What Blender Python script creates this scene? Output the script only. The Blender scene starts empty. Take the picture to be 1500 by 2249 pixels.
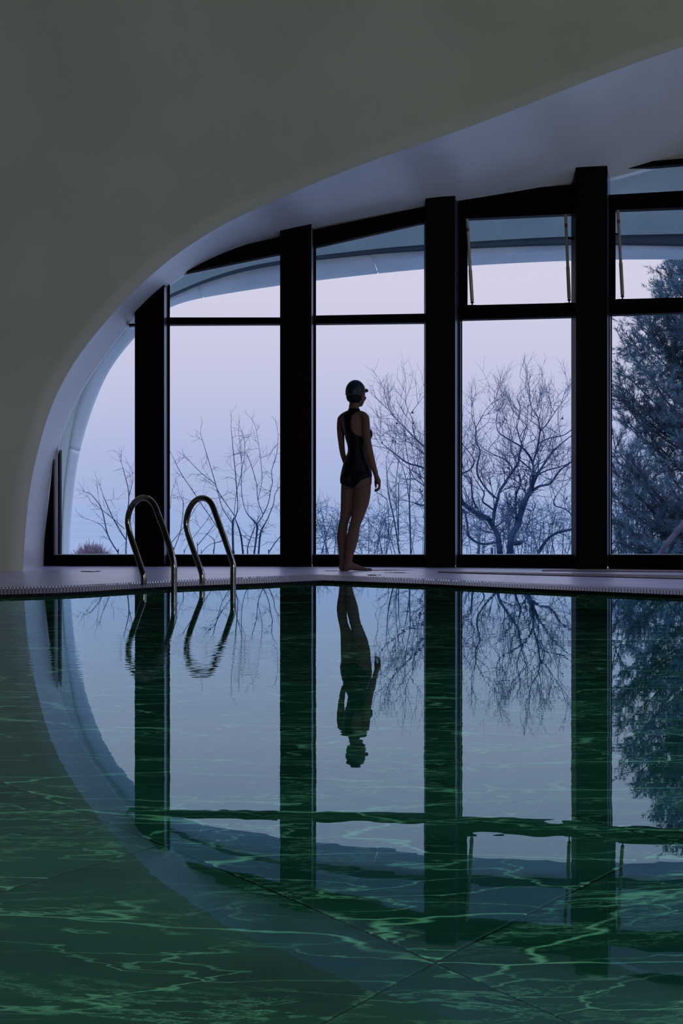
import bpy, bmesh, math, random
from mathutils import Vector, Matrix, noise

# ------------------------------------------------------------------ camera, world, lights, exposure
F = 3123.0            # focal length in pixels of the 1500 x 2249 frame (50 mm on full frame, portrait)
H = 0.522             # camera height over the water
SC = bpy.context.scene
COL = SC.collection
PI = math.pi

cam_d = bpy.data.cameras.new('camera')
cam_d.sensor_fit = 'VERTICAL'
cam_d.sensor_height = 36.0
cam_d.sensor_width = 24.0
cam_d.lens = F / 2249 * 36
cam_d.clip_start = 0.05
cam_d.clip_end = 8000
cam = bpy.data.objects.new('camera', cam_d)
cam.location = (0, 0, H)
cam.rotation_euler = (PI / 2, 0, 0)
COL.objects.link(cam)
SC.camera = cam

SC.view_settings.view_transform = 'Standard'
SC.view_settings.look = 'None'
SC.view_settings.gamma = 1
SC.view_settings.use_curve_mapping = False
SC.view_settings.exposure = 0.0
SC.cycles.caustics_reflective = True
SC.cycles.caustics_refractive = True
SC.cycles.use_denoising = True
SC.cycles.sample_clamp_indirect = 4
SC.cycles.max_bounces = 10
SC.cycles.transparent_max_bounces = 24

# dusk overcast sky: lilac overhead, bluer and deeper towards the misty horizon
w = bpy.data.worlds.new('dusk_sky')
SC.world = w
w.use_nodes = True
nt = w.node_tree
for n in list(nt.nodes): nt.nodes.remove(n)
tc = nt.nodes.new('ShaderNodeTexCoord')
sx = nt.nodes.new('ShaderNodeSeparateXYZ')
mr = nt.nodes.new('ShaderNodeMapRange')
mr.inputs[1].default_value = -0.1; mr.inputs[2].default_value = 0.4
cr = nt.nodes.new('ShaderNodeValToRGB')
bg = nt.nodes.new('ShaderNodeBackground')
out = nt.nodes.new('ShaderNodeOutputWorld')
nt.links.new(tc.outputs['Generated'], sx.inputs[0])
nt.links.new(sx.outputs['Z'], mr.inputs[0])
nt.links.new(mr.outputs[0], cr.inputs[0])
nt.links.new(cr.outputs[0], bg.inputs[0])
nt.links.new(bg.outputs[0], out.inputs[0])
def lin(r, g, b):
    f = lambda c: (c / 255 / 12.92) if c / 255 <= 0.04045 else ((c / 255 + 0.055) / 1.055) ** 2.4
    return (f(r), f(g), f(b), 1)
stops = [(0.0, lin(150, 174, 220)), (0.2, lin(166, 182, 224)), (0.28, lin(178, 189, 228)),
         (0.38, lin(200, 202, 231)), (0.52, lin(217, 213, 234)), (0.66, lin(208, 211, 238)), (1.0, lin(192, 204, 244))]
el = cr.color_ramp.elements
el[0].position, el[0].color = stops[0]
el[1].position, el[1].color = stops[-1]
for p, c in stops[1:-1]:
    e = el.new(p); e.color = c
# an overcast sky brightens steadily towards the zenith
zb = nt.nodes.new('ShaderNodeMapRange'); zb.inputs[1].default_value = 0.25; zb.inputs[2].default_value = 1.0
zb.inputs[3].default_value = 1.0; zb.inputs[4].default_value = 4.2
nt.links.new(sx.outputs['Z'], zb.inputs[0]); nt.links.new(zb.outputs[0], bg.inputs[1])

def area(name, loc, target, size, power, color, size_y=None):
    d = bpy.data.lights.new(name, 'AREA')
    d.energy = power; d.color = color; d.size = size
    if size_y: d.shape = 'RECTANGLE'; d.size_y = size_y
    o = bpy.data.objects.new(name, d)
    o.location = loc
    o.rotation_euler = (Vector(target) - Vector(loc)).to_track_quat('-Z', 'Y').to_euler()
    COL.objects.link(o)
    return o
# dim warm fill added unseen behind the photographer to lift the shell
area('hall_fill', (3.2, -3.5, 2.2), (-1.0, 12, 3.0), 2.4, 185, (1.0, 0.96, 0.70))
# unseen fill lights added under water so the pool floor shows
area('pool_fill_left', (-5.0, 4.0, -0.35), (0, 4.5, -1.2), 1.6, 34, (0.75, 1.0, 0.95), 0.3)
area('pool_fill_right', (5.0, 4.0, -0.35), (0, 4.5, -1.2), 1.6, 34, (0.75, 1.0, 0.95), 0.3)
area('pool_fill_near', (0, 0.66, -0.25), (0, 4.5, -1.0), 7.0, 20, (0.75, 1.0, 0.9), 0.3)

# ------------------------------------------------------------------ helpers
def P(px, py, D):
    return Vector(((px - 750) / F * D, D, H + (1124.5 - py) / F * D))

def interp(pts, x):
    if x <= pts[0][0]: return pts[0][1]
    for a, b in zip(pts, pts[1:]):
        if x <= b[0]: return a[1] + (b[1] - a[1]) * (x - a[0]) / (b[0] - a[0])
    return pts[-1][1]

def catmull(pts, n):
    """dense points through a list of tuples, n per span"""
    res = []
    L = len(pts)
    for i in range(L - 1):
        p0 = pts[max(i - 1, 0)]; p1 = pts[i]; p2 = pts[i + 1]; p3 = pts[min(i + 2, L - 1)]
        for k in range(n):
            t = k / n
            res.append(tuple(0.5 * ((2 * b) + (-a + c) * t + (2 * a - 5 * b + 4 * c - d) * t * t + (-a + 3 * b - 3 * c + d) * t ** 3)
                             for a, b, c, d in zip(p0, p1, p2, p3)))
    res.append(tuple(pts[-1]))
    return res

def tag(o, label=None, cat=None, group=None, kind=None):
    if label: o['label'] = label
    if cat: o['category'] = cat
    if group: o['group'] = group
    if kind: o['kind'] = kind
    return o

def mesh_obj(name, verts, faces, mat, parent=None, smooth=False):
    me = bpy.data.meshes.new(name)
    me.from_pydata([tuple(v) for v in verts], [], faces)
    me.update()
    if smooth:
        me.polygons.foreach_set('use_smooth', [True] * len(me.polygons))
    if mat: me.materials.append(mat)
    o = bpy.data.objects.new(name, me)
    COL.objects.link(o)
    if parent:
        o.parent = parent
        o.matrix_parent_inverse = Matrix.Translation(-parent.location)
    return o

def empty(name, loc):
    o = bpy.data.objects.new(name, None)
    o.location = loc
    o.empty_display_size = 0.1
    COL.objects.link(o)
    return o

class MB:
    def __init__(s): s.v = []; s.f = []
    def add(s, vs, fs):
        b = len(s.v); s.v += [Vector(x) for x in vs]; s.f += [tuple(b + i for i in f) for f in fs]
    def hexa(s, c):   # 8 corners: bottom 0-3, top 4-7
        s.add(c, [(3, 2, 1, 0), (4, 5, 6, 7), (0, 1, 5, 4), (1, 2, 6, 5), (2, 3, 7, 6), (3, 0, 4, 7)])
    def box(s, x0, x1, y0, y1, z0, z1):
        s.hexa([(x0, y0, z0), (x1, y0, z0), (x1, y1, z0), (x0, y1, z0), (x0, y0, z1), (x1, y0, z1), (x1, y1, z1), (x0, y1, z1)])
    def tube(s, pts, rad, n=8, cap=True):
        """pts: list of Vector, rad: radius or list"""
        m = len(pts)
        if not isinstance(rad, (list, tuple)): rad = [rad] * m
        b = len(s.v)
        ref = None
        for i, p in enumerate(pts):
            d = (pts[min(i + 1, m - 1)] - pts[max(i - 1, 0)]).normalized()
            if ref is None:
                ref = d.orthogonal().normalized()
            else:
                ref = (ref - d * ref.dot(d))
                ref = ref.normalized() if ref.length > 1e-6 else d.orthogonal().normalized()
            q = d.cross(ref)
            for k in range(n):
                a = 2 * PI * k / n
                s.v.append(p + (ref * math.cos(a) + q * math.sin(a)) * rad[i])
        for i in range(m - 1):
            for k in range(n):
                k2 = (k + 1) % n
                s.f.append((b + i * n + k, b + i * n + k2, b + (i + 1) * n + k2, b + (i + 1) * n + k))
        if cap:
            s.f.append(tuple(b + k for k in reversed(range(n))))
            s.f.append(tuple(b + (m - 1) * n + k for k in range(n)))
    def ball(s, c, r, n=8, rings=6, rz=0.0):
        if not isinstance(r, (list, tuple)): r = (r, r, r)
        b = len(s.v); c = Vector(c); cz, sz = math.cos(rz), math.sin(rz)
        def pt(x, y, z):
            x *= r[0]; y *= r[1]; z *= r[2]
            return c + Vector((x * cz - y * sz, x * sz + y * cz, z))
        s.v.append(pt(0, 0, -1))
        for i in range(1, rings):
            t = PI * i / rings
            for k in range(n):
                a = 2 * PI * k / n
                s.v.append(pt(math.sin(t) * math.cos(a), math.sin(t) * math.sin(a), -math.cos(t)))
        s.v.append(pt(0, 0, 1))
        for k in range(n):
            s.f.append((b, b + 1 + (k + 1) % n, b + 1 + k))
        for i in range(rings - 2):
            for k in range(n):
                a0 = b + 1 + i * n
                s.f.append((a0 + k, a0 + (k + 1) % n, a0 + n + (k + 1) % n, a0 + n + k))
        top = len(s.v) - 1
        a0 = b + 1 + (rings - 2) * n
        for k in range(n):
            s.f.append((a0 + k, a0 + (k + 1) % n, top))
    def build(s, name, mat, parent=None, smooth=False):
        return mesh_obj(name, s.v, s.f, mat, parent, smooth)

# ------------------------------------------------------------------ materials
def mat_new(name):
    m = bpy.data.materials.new(name); m.use_nodes = True
    t = m.node_tree
    for n in list(t.nodes): t.nodes.remove(n)
    o = t.nodes.new('ShaderNodeOutputMaterial')
    return m, t, o
def principled(name, color, rough=0.5, metal=0.0, spec=0.5, noise_scale=0, noise_amt=0.0, bump=0.0, bump_scale=40, color2=None, emit=None):
    m, t, o = mat_new(name)
    b = t.nodes.new('ShaderNodeBsdfPrincipled')
    b.inputs['Base Color'].default_value = (*color[:3], 1)
    b.inputs['Roughness'].default_value = rough
    b.inputs['Metallic'].default_value = metal
    b.inputs['Specular IOR Level'].default_value = spec
    if noise_scale:
        tc = t.nodes.new('ShaderNodeTexCoord'); nz = t.nodes.new('ShaderNodeTexNoise')
        nz.inputs['Scale'].default_value = noise_scale; nz.inputs['Detail'].default_value = 5
        t.links.new(tc.outputs['Object'], nz.inputs['Vector'])
        mx = t.nodes.new('ShaderNodeMix'); mx.data_type = 'RGBA'
        c2 = color2 or tuple(c * (1 - noise_amt) for c in color[:3])
        mx.inputs['A'].default_value = (*color[:3], 1); mx.inputs['B'].default_value = (*c2[:3], 1)
        rp = t.nodes.new('ShaderNodeMapRange'); rp.inputs[1].default_value = .35; rp.inputs[2].default_value = .65
        t.links.new(nz.outputs['Fac'], rp.inputs[0]); t.links.new(rp.outputs[0], mx.inputs['Factor'])
        t.links.new(mx.outputs['Result'], b.inputs['Base Color'])
    if bump:
        tc2 = t.nodes.new('ShaderNodeTexCoord'); n2 = t.nodes.new('ShaderNodeTexNoise')
        n2.inputs['Scale'].default_value = bump_scale; n2.inputs['Detail'].default_value = 4
        bp = t.nodes.new('ShaderNodeBump'); bp.inputs['Strength'].default_value = bump; bp.inputs['Distance'].default_value = .01
        t.links.new(tc2.outputs['Object'], n2.inputs['Vector']); t.links.new(n2.outputs['Fac'], bp.inputs['Height'])
        t.links.new(bp.outputs['Normal'], b.inputs['Normal'])
    t.links.new(b.outputs[0], o.inputs[0])
    return m

M = {}
M['plaster'] = principled('plaster', (0.60, 0.62, 0.57), 0.9, spec=0.2, noise_scale=1.1, noise_amt=0.10, bump=0.15, bump_scale=60)
M['soffit'] = principled('soffit', (0.86, 0.90, 0.97), 0.36, spec=1.0, noise_scale=2.5, noise_amt=0.06, bump=0.1, bump_scale=30)
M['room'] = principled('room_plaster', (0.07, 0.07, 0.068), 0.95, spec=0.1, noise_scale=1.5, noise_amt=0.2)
M['black'] = principled('black_metal', (0.0012, 0.0014, 0.0035), 0.5, spec=0.04, noise_scale=6, noise_amt=0.2)
M['jamb'] = principled('jamb_metal', (0.34, 0.38, 0.55), 0.35, metal=0.9, noise_scale=3, noise_amt=0.08)
M['sill'] = principled('sill_metal', (0.30, 0.34, 0.45), 0.4, metal=0.8, noise_scale=3, noise_amt=0.08)
M['steel'] = principled('brushed_steel', (0.30, 0.28, 0.26), 0.16, metal=1.0, noise_scale=20, noise_amt=0.15)
M['rod'] = principled('rod_metal', (0.45, 0.42, 0.36), 0.35, metal=0.6, noise_scale=20, noise_amt=0.15)
M['red'] = principled('red_tape', (0.20, 0.03, 0.03), 0.5, noise_scale=20, noise_amt=0.1)
M['deck'] = principled('deck_stone', (0.72, 0.70, 0.97), 0.30, spec=1.0, noise_scale=3.0, noise_amt=0.22, bump=0.05, bump_scale=14)
M['grate'] = principled('grate', (0.30, 0.25, 0.33), 0.5, spec=0.5, noise_scale=30, noise_amt=0.35, bump=0.2, bump_scale=80)
M['gap'] = principled('gap', (0.006, 0.007, 0.009), 0.7, spec=0.1, noise_scale=20, noise_amt=0.2)
M['canopy'] = principled('canopy_panel', (0.42, 0.52, 0.50), 0.55, spec=0.3, noise_scale=2, noise_amt=0.12)
M['canopy_light'] = principled('canopy_rim', (0.60, 0.68, 0.74), 0.4, spec=0.4, noise_scale=3, noise_amt=0.10)
M['drip'] = principled('drip_edge', (0.75, 0.85, 0.92), 0.4, noise_scale=5, noise_amt=0.1)
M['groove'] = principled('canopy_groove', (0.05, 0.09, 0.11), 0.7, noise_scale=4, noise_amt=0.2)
M['bark'] = principled('bark', (0.040, 0.075, 0.15), 0.9, spec=0.05, noise_scale=12, noise_amt=0.4)  # blue haze put into the bark colour
M['twig'] = principled('twig', (0.08, 0.125, 0.22), 0.9, spec=0.05, noise_scale=12, noise_amt=0.3)  # haze tint put into the twig colour as well
M['bark2'] = principled('bark_brown', (0.07, 0.07, 0.10), 0.9, spec=0.05, noise_scale=12, noise_amt=0.3)
M['needle'] = principled('needle', (0.11, 0.20, 0.27), 0.8, spec=0.1, noise_scale=1.4, noise_amt=0.45)  # needle colour made bluer and lighter to stand in for haze
M['bush'] = principled('bush_twig', (0.36, 0.28, 0.36), 0.9, spec=0.05, noise_scale=9, noise_amt=0.5)
M['valley'] = principled('field_painted_haze', (0.24, 0.28, 0.305), 1.0, spec=0.0, noise_scale=0.004, noise_amt=0.06)  # haze over the valley floor put into its pale base colour
M['hill'] = principled('hill_painted_haze', (0.25, 0.285, 0.31), 1.0, spec=0.0, noise_scale=0.004, noise_amt=0.06)  # distance haze put into the hill's base colour
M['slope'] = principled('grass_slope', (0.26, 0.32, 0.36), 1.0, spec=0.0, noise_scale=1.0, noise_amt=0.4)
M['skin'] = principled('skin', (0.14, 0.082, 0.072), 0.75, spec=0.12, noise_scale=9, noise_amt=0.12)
M['suit'] = principled('swimsuit', (0.002, 0.0025, 0.006), 0.55, spec=0.12, noise_scale=30, noise_amt=0.2)
M['cap'] = principled('swim_cap', (0.008, 0.022, 0.035), 0.4, spec=0.3, noise_scale=10, noise_amt=0.2)
M['strap'] = principled('strap', (0.05, 0.09, 0.12), 0.4, noise_scale=20, noise_amt=0.2)
M['hair'] = principled('hair', (0.008, 0.007, 0.008), 0.6, spec=0.2, noise_scale=60, noise_amt=0.4, bump=0.5, bump_scale=150)
M['lens'] = principled('floor_lens', (0.05, 0.45, 0.22), 0.15, spec=0.6, noise_scale=60, noise_amt=0.3)
M['seed'] = principled('seed_ball', (0.02, 0.03, 0.05), 0.9, noise_scale=60, noise_amt=0.3)

def glass_mat():
    m, t, o = mat_new('window_glass')
    tr = t.nodes.new('ShaderNodeBsdfTransparent'); tr.inputs[0].default_value = (0.985, 0.99, 0.995, 1)
    gl = t.nodes.new('ShaderNodeBsdfGlossy'); gl.inputs['Roughness'].default_value = 0.0
    fr = t.nodes.new('ShaderNodeFresnel'); fr.inputs[0].default_value = 1.3
    mx = t.nodes.new('ShaderNodeMixShader')
    t.links.new(fr.outputs[0], mx.inputs[0]); t.links.new(tr.outputs[0], mx.inputs[1]); t.links.new(gl.outputs[0], mx.inputs[2])
    t.links.new(mx.outputs[0], o.inputs[0])
    return m
M['glass'] = glass_mat()

def water_mat():
    m, t, o = mat_new('pool_water')
    rf = t.nodes.new('ShaderNodeBsdfRefraction'); rf.inputs['IOR'].default_value = 1.333; rf.inputs['Roughness'].default_value = 0
    rf.inputs['Color'].default_value = (0.75, 1.0, 0.93, 1)
    gl = t.nodes.new('ShaderNodeBsdfGlossy'); gl.inputs['Roughness'].default_value = 0.0
    gl.inputs['Color'].default_value = (0.63, 0.86, 1.0, 1)
    fr = t.nodes.new('ShaderNodeFresnel'); fr.inputs[0].default_value = 1.40
    mx = t.nodes.new('ShaderNodeMixShader')
    geo = t.nodes.new('ShaderNodeNewGeometry')
    n1 = t.nodes.new('ShaderNodeTexNoise'); n1.inputs['Scale'].default_value = 7.0; n1.inputs['Detail'].default_value = 2
    n2 = t.nodes.new('ShaderNodeTexNoise'); n2.inputs['Scale'].default_value = 0.45; n2.inputs['Detail'].default_value = 1
    rp = t.nodes.new('ShaderNodeMapRange'); rp.inputs[1].default_value = .35; rp.inputs[2].default_value = .7
    rp.inputs[3].default_value = 0.15; rp.inputs[4].default_value = 1.0
    ml = t.nodes.new('ShaderNodeMath'); ml.operation = 'MULTIPLY'
    bp = t.nodes.new('ShaderNodeBump'); bp.inputs['Strength'].default_value = 1.0; bp.inputs['Distance'].default_value = 0.0003
    t.links.new(geo.outputs['Position'], n1.inputs['Vector']); t.links.new(geo.outputs['Position'], n2.inputs['Vector'])
    t.links.new(n2.outputs['Fac'], rp.inputs[0])
    t.links.new(n1.outputs['Fac'], ml.inputs[0]); t.links.new(rp.outputs[0], ml.inputs[1])
    # a patch of livelier ripples where the pool returns water in front of the ladder
    mpw = t.nodes.new('ShaderNodeMapping'); mpw.inputs['Scale'].default_value = (7, 22, 1)
    n3 = t.nodes.new('ShaderNodeTexNoise'); n3.inputs['Scale'].default_value = 1.0; n3.inputs['Detail'].default_value = 1
    dv = t.nodes.new('ShaderNodeVectorMath'); dv.operation = 'DISTANCE'; dv.inputs[1].default_value = (-0.8, 5.2, 0)
    fo = t.nodes.new('ShaderNodeMapRange'); fo.inputs[1].default_value = 0.35; fo.inputs[2].default_value = 1.1
    fo.inputs[3].default_value = 2.0; fo.inputs[4].default_value = 0.0; fo.interpolation_type = 'SMOOTHSTEP'
    m3 = t.nodes.new('ShaderNodeMath'); m3.operation = 'MULTIPLY_ADD'
    t.links.new(geo.outputs['Position'], mpw.inputs[0]); t.links.new(mpw.outputs[0], n3.inputs['Vector'])
    t.links.new(geo.outputs['Position'], dv.inputs[0]); t.links.new(dv.outputs['Value'], fo.inputs[0])
    t.links.new(n3.outputs['Fac'], m3.inputs[0]); t.links.new(fo.outputs[0], m3.inputs[1]); t.links.new(ml.outputs[0], m3.inputs[2])
    t.links.new(m3.outputs[0], bp.inputs['Height'])
    for n in (rf, gl, fr): t.links.new(bp.outputs['Normal'], n.inputs['Normal'])
    t.links.new(fr.outputs[0], mx.inputs[0]); t.links.new(rf.outputs[0], mx.inputs[1]); t.links.new(gl.outputs[0], mx.inputs[2])
    t.links.new(mx.outputs[0], o.inputs[0])
    return m
M['water'] = water_mat()

def marble_mat():
    m, t, o = mat_new('green_marble')
    N = t.nodes.new
    b = N('ShaderNodeBsdfPrincipled'); b.inputs['Roughness'].default_value = .5; b.inputs['Specular IOR Level'].default_value = .1
    geo = N('ShaderNodeNewGeometry'); oi = N('ShaderNodeObjectInfo')
    mulr = N('ShaderNodeMath'); mulr.operation = 'MULTIPLY'; mulr.inputs[1].default_value = 37.0
    t.links.new(oi.outputs['Random'], mulr.inputs[0])
    mp = N('ShaderNodeMapping'); mp.inputs['Rotation'].default_value = (0, 0, math.radians(-14)); mp.inputs['Scale'].default_value = (0.5, 2.3, 1.0)
    t.links.new(geo.outputs['Position'], mp.inputs[0])
    add = N('ShaderNodeVectorMath'); add.operation = 'ADD'
    cmb = N('ShaderNodeCombineXYZ'); t.links.new(mulr.outputs[0], cmb.inputs[2])
    t.links.new(mp.outputs[0], add.inputs[0]); t.links.new(cmb.outputs[0], add.inputs[1])
    def vein(scale, dist, width, detail=4.0, rough=.55):
        nz = N('ShaderNodeTexNoise'); nz.inputs['Scale'].default_value = scale; nz.inputs['Detail'].default_value = detail
        nz.inputs['Roughness'].default_value = rough; nz.inputs['Distortion'].default_value = dist
        t.links.new(add.outputs[0], nz.inputs['Vector'])
        s1 = N('ShaderNodeMath'); s1.operation = 'SUBTRACT'; s1.inputs[1].default_value = .5
        a1 = N('ShaderNodeMath'); a1.operation = 'ABSOLUTE'
        r1 = N('ShaderNodeMapRange'); r1.inputs[1].default_value = 0; r1.inputs[2].default_value = width
        r1.inputs[3].default_value = 1; r1.inputs[4].default_value = 0; r1.interpolation_type = 'SMOOTHSTEP'
        t.links.new(nz.outputs['Fac'], s1.inputs[0]); t.links.new(s1.outputs[0], a1.inputs[0]); t.links.new(a1.outputs[0], r1.inputs[0])
        return r1.outputs[0]
    def mask(scale, lo, hi):
        nz = N('ShaderNodeTexNoise'); nz.inputs['Scale'].default_value = scale; nz.inputs['Detail'].default_value = 3
        t.links.new(add.outputs[0], nz.inputs['Vector'])
        r = N('ShaderNodeMapRange'); r.inputs[1].default_value = lo; r.inputs[2].default_value = hi
        t.links.new(nz.outputs['Fac'], r.inputs[0]); return r.outputs[0]
    def mul(a, c):
        k = N('ShaderNodeMath'); k.operation = 'MULTIPLY'
        t.links.new(a, k.inputs[0])
        if isinstance(c, float): k.inputs[1].default_value = c
        else: t.links.new(c, k.inputs[1])
        return k.outputs[0]
    def add2(a, c):
        k = N('ShaderNodeMath'); k.operation = 'ADD'; k.use_clamp = True
        t.links.new(a, k.inputs[0]); t.links.new(c, k.inputs[1]); return k.outputs[0]
    def crack(scale, width, warp):
        nz = N('ShaderNodeTexNoise'); nz.inputs['Scale'].default_value = scale * 1.3; nz.inputs['Detail'].default_value = 5
        t.links.new(add.outputs[0], nz.inputs['Vector'])
        sb = N('ShaderNodeVectorMath'); sb.operation = 'SUBTRACT'; sb.inputs[1].default_value = (.5, .5, .5)
        sc = N('ShaderNodeVectorMath'); sc.operation = 'SCALE'; sc.inputs['Scale'].default_value = warp
        ad = N('ShaderNodeVectorMath'); ad.operation = 'ADD'
        t.links.new(nz.outputs['Color'], sb.inputs[0]); t.links.new(sb.outputs[0], sc.inputs[0])
        t.links.new(add.outputs[0], ad.inputs[0]); t.links.new(sc.outputs[0], ad.inputs[1])
        vo = N('ShaderNodeTexVoronoi'); vo.feature = 'DISTANCE_TO_EDGE'; vo.inputs['Scale'].default_value = scale
        t.links.new(ad.outputs[0], vo.inputs['Vector'])
        r1 = N('ShaderNodeMapRange'); r1.inputs[1].default_value = 0; r1.inputs[2].default_value = width
        r1.inputs[3].default_value = 1; r1.inputs[4].default_value = 0; r1.interpolation_type = 'SMOOTHSTEP'
        t.links.new(vo.outputs['Distance'], r1.inputs[0]); return r1.outputs[0]
    v1 = mul(mul(crack(1.25, .014, .75), mask(2.1, .32, .46)), 1.0)
    v2 = mul(mul(crack(2.9, .020, .5), mask(2.4, .38, .54)), 0.75)
    v3 = mul(mul(vein(4.0, .4, .020, 7, .68), mask(1.5, .40, .58)), 0.5)
    vs = add2(add2(v1, v2), v3)
    cloud = mask(1.9, .35, .7)
    c0 = N('ShaderNodeMix'); c0.data_type = 'RGBA'
    c0.inputs['A'].default_value = (0.020, 0.080, 0.060, 1); c0.inputs['B'].default_value = (0.048, 0.155, 0.105, 1)
    t.links.new(cloud, c0.inputs['Factor'])
    c1 = N('ShaderNodeMix'); c1.data_type = 'RGBA'; c1.inputs['B'].default_value = (0.42, 0.82, 0.50, 1)
    t.links.new(vs, c1.inputs['Factor']); t.links.new(c0.outputs['Result'], c1.inputs['A'])
    t.links.new(c1.outputs['Result'], b.inputs['Base Color'])
    t.links.new(b.outputs[0], o.inputs[0])
    return m
M['marble'] = marble_mat()
M['joint'] = principled('pool_joint', (0.16, 0.16, 0.09), 0.9, spec=0.1, noise_scale=10, noise_amt=0.2)

# ------------------------------------------------------------------ pool
ZD = 0.02                                   # top of the deck above the water
edge_px = [(0, 1306), (117, 1302.5), (195, 1299), (240, 1296), (296, 1292.5), (347, 1289.5), (450, 1285.5), (560, 1281.5),
           (707, 1274.5), (936, 1282.5), (1224, 1295.5), (1500, 1307)]
band_px = [(0, 1290), (117, 1287), (195, 1284), (240, 1281.5), (296, 1278.8), (347, 1276.5), (450, 1271.5), (560, 1266.5),
           (690, 1261.5), (936, 1271), (1224, 1283.4), (1500, 1293)]
def ground(px, py, z):
    D = (H - z) * F / (py - 1124.5)
    return Vector(((px - 750) / F * D, D, z))
E = [ground(x, y, ZD) for x, y in edge_px]
B = [ground(x, y, ZD) for x, y in band_px]
XR = 5.3
XL = -8.0
def ext(p, q, x):     # extend the line p->q to the given x
    k = (x - q.x) / (q.x - p.x)
    return Vector((x, q.y + (q.y - p.y) * k, q.z))
E = [Vector((-5.2, 0.6, ZD)), ext(E[1], E[0], -5.2)] + E + [ext(E[-2], E[-1], 5.2), Vector((5.2, 0.6, ZD))]
B = [Vector((-5.9, 0.6, ZD)), ext(B[1], B[0], -5.9)] + B + [ext(B[-2], B[-1], 5.25), Vector((5.25, 0.6, ZD))]

basin = empty('pool_basin', (0, 5, -1.2)); tag(basin, kind='structure')
mb = MB()
DEP = 1.2
poly = [Vector((p.x, p.y, 0)) for p in E]
n = len(poly)
for i in range(n):
    a, b2 = poly[i], poly[(i + 1) % n]
    mb.add([(a.x, a.y, -DEP - .05), (b2.x, b2.y, -DEP - .05), (b2.x, b2.y, ZD - .012), (a.x, a.y, ZD - .012)], [(0, 1, 2, 3)])
mb.build('pool_side', M['marble'], basin)
mb = MB(); mb.add([(p.x, p.y, -DEP - .007) for p in poly], [tuple(range(n))])
mb.build('pool_bed', M['joint'], basin)
# floor slabs laid at 45 degrees
S = 0.895; G = 0.0018
c45 = math.sqrt(.5)
O = Vector((0.19, 2.875))
me = bpy.data.meshes.new('slab')
h = S / 2 - G; t_ = .03
vs = []
for z, k in ((-t_, 0), (-.004, 0), (0, .004)):
    vs += [(-h + k, -h + k, z), (h - k, -h + k, z), (h - k, h - k, z), (-h + k, h - k, z)]
fs = [(8, 9, 10, 11)]
for r in range(2):
    for k in range(4):
        fs.append((r * 4 + k, r * 4 + (k + 1) % 4, r * 4 + 4 + (k + 1) % 4, r * 4 + 4 + k))
me.from_pydata(vs, [], fs); me.materials.append(M['marble'])
def inside(x, y, m=0.55):
    if x < -5.2 - m or x > 5.2 + m or y < .6 - m: return False
    top = interp([(p.x, p.y) for p in E[1:-1]], x)
    return y < top + m
rnd = random.Random(4)
for i in range(-12, 13):
    for j in range(-12, 13):
        u = (i + .5) * S; v = (j + .5) * S
        x = O.x + (u - v) * c45; y = O.y + (u + v) * c45
        if not inside(x, y, 0.3): continue
        o = bpy.data.objects.new('slab', me)
        o.location = (x, y, -DEP + rnd.uniform(-.001, .001)); o.rotation_euler = (0, 0, PI / 4)
        COL.objects.link(o); o.parent = basin; o.matrix_parent_inverse = Matrix.Translation(-basin.location)

mb = MB(); mb.add([(p.x, p.y, 0) for p in poly], [tuple(reversed(range(n)))])
wt = mb.build('pool_water', M['water'])
if wt.data.polygons[0].normal.z < 0: wt.data.flip_normals()
tag(wt, 'still dark green pool water mirroring the windows', 'water', kind='stuff')

# deck with the perforated overflow strip
deck = MB()
YB = 13.9
for i in range(1, len(B) - 2):
    a, b2 = B[i], B[i + 1]
    deck.add([a, b2, (b2.x, YB, ZD), (a.x, YB, ZD)], [(0, 1, 2, 3)])
deck.add([(XL, B[1].y, ZD), B[1], (B[1].x, YB, ZD), (XL, YB, ZD)], [(0, 1, 2, 3)])
deck.add([(XL, -6, ZD), (XR + .6, -6, ZD), (XR + .6, .6, ZD), (XL, .6, ZD)], [(0, 1, 2, 3)])
deck.add([(XL, .6, ZD), B[0], B[1], (XL, B[1].y, ZD)], [(0, 1, 2, 3)])
deck.add([(B[-1].x, .6, ZD), (XR + .6, .6, ZD), (XR + .6, YB, ZD), (B[-2].x, YB, ZD), B[-2]], [(0, 1, 2, 3, 4)])
fl = deck.build('floor', M['deck']); tag(fl, kind='structure')
# curb under the strip, then the bars of the overflow grate
curb = MB(); bars = MB()
for i in range(len(E) - 1):
    e0, e1, b0, b1 = E[i], E[i + 1], B[i], B[i + 1]
    dz = Vector((0, 0, -.03)); lo = Vector((0, 0, -.012))
    curb.hexa([e0 + dz, e1 + dz, b1 + dz, b0 + dz, e0 + lo, e1 + lo, b1 + lo, b0 + lo])
    L = (e1 - e0).length
    cnt = max(2, int(L / .022))
    for k in range(cnt):
        t0 = (k + .1) / cnt; t1 = (k + .9) / cnt
        p0 = e0.lerp(e1, t0); p1 = e0.lerp(e1, t1); q1 = b0.lerp(b1, t1); q0 = b0.lerp(b1, t0)
        z1 = Vector((0, 0, -.011)); z2 = Vector((0, 0, .001))
        bars.hexa([p0 + z1, p1 + z1, q1 + z1, q0 + z1, p0 + z2, p1 + z2, q1 + z2, q0 + z2])
nose = MB()  # near-black strip, the shadow gap along the pool edge put in as colour
for i in range(1, len(E) - 2):
    a, b2 = E[i], E[i + 1]; k = Vector((0, -.012, 0)); 
    nose.hexa([a + k + Vector((0, 0, -.03)), b2 + k + Vector((0, 0, -.03)), b2 + Vector((0, 0, -.03)), a + Vector((0, 0, -.03)), a + k, b2 + k, b2, a])
nose.build('pool_edge_shade', M['gap'], fl)
curb.build('overflow_channel', M['gap'], fl)
g = bars.build('overflow_grate', M['grate'], fl); g['kind'] = 'stuff'

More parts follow.
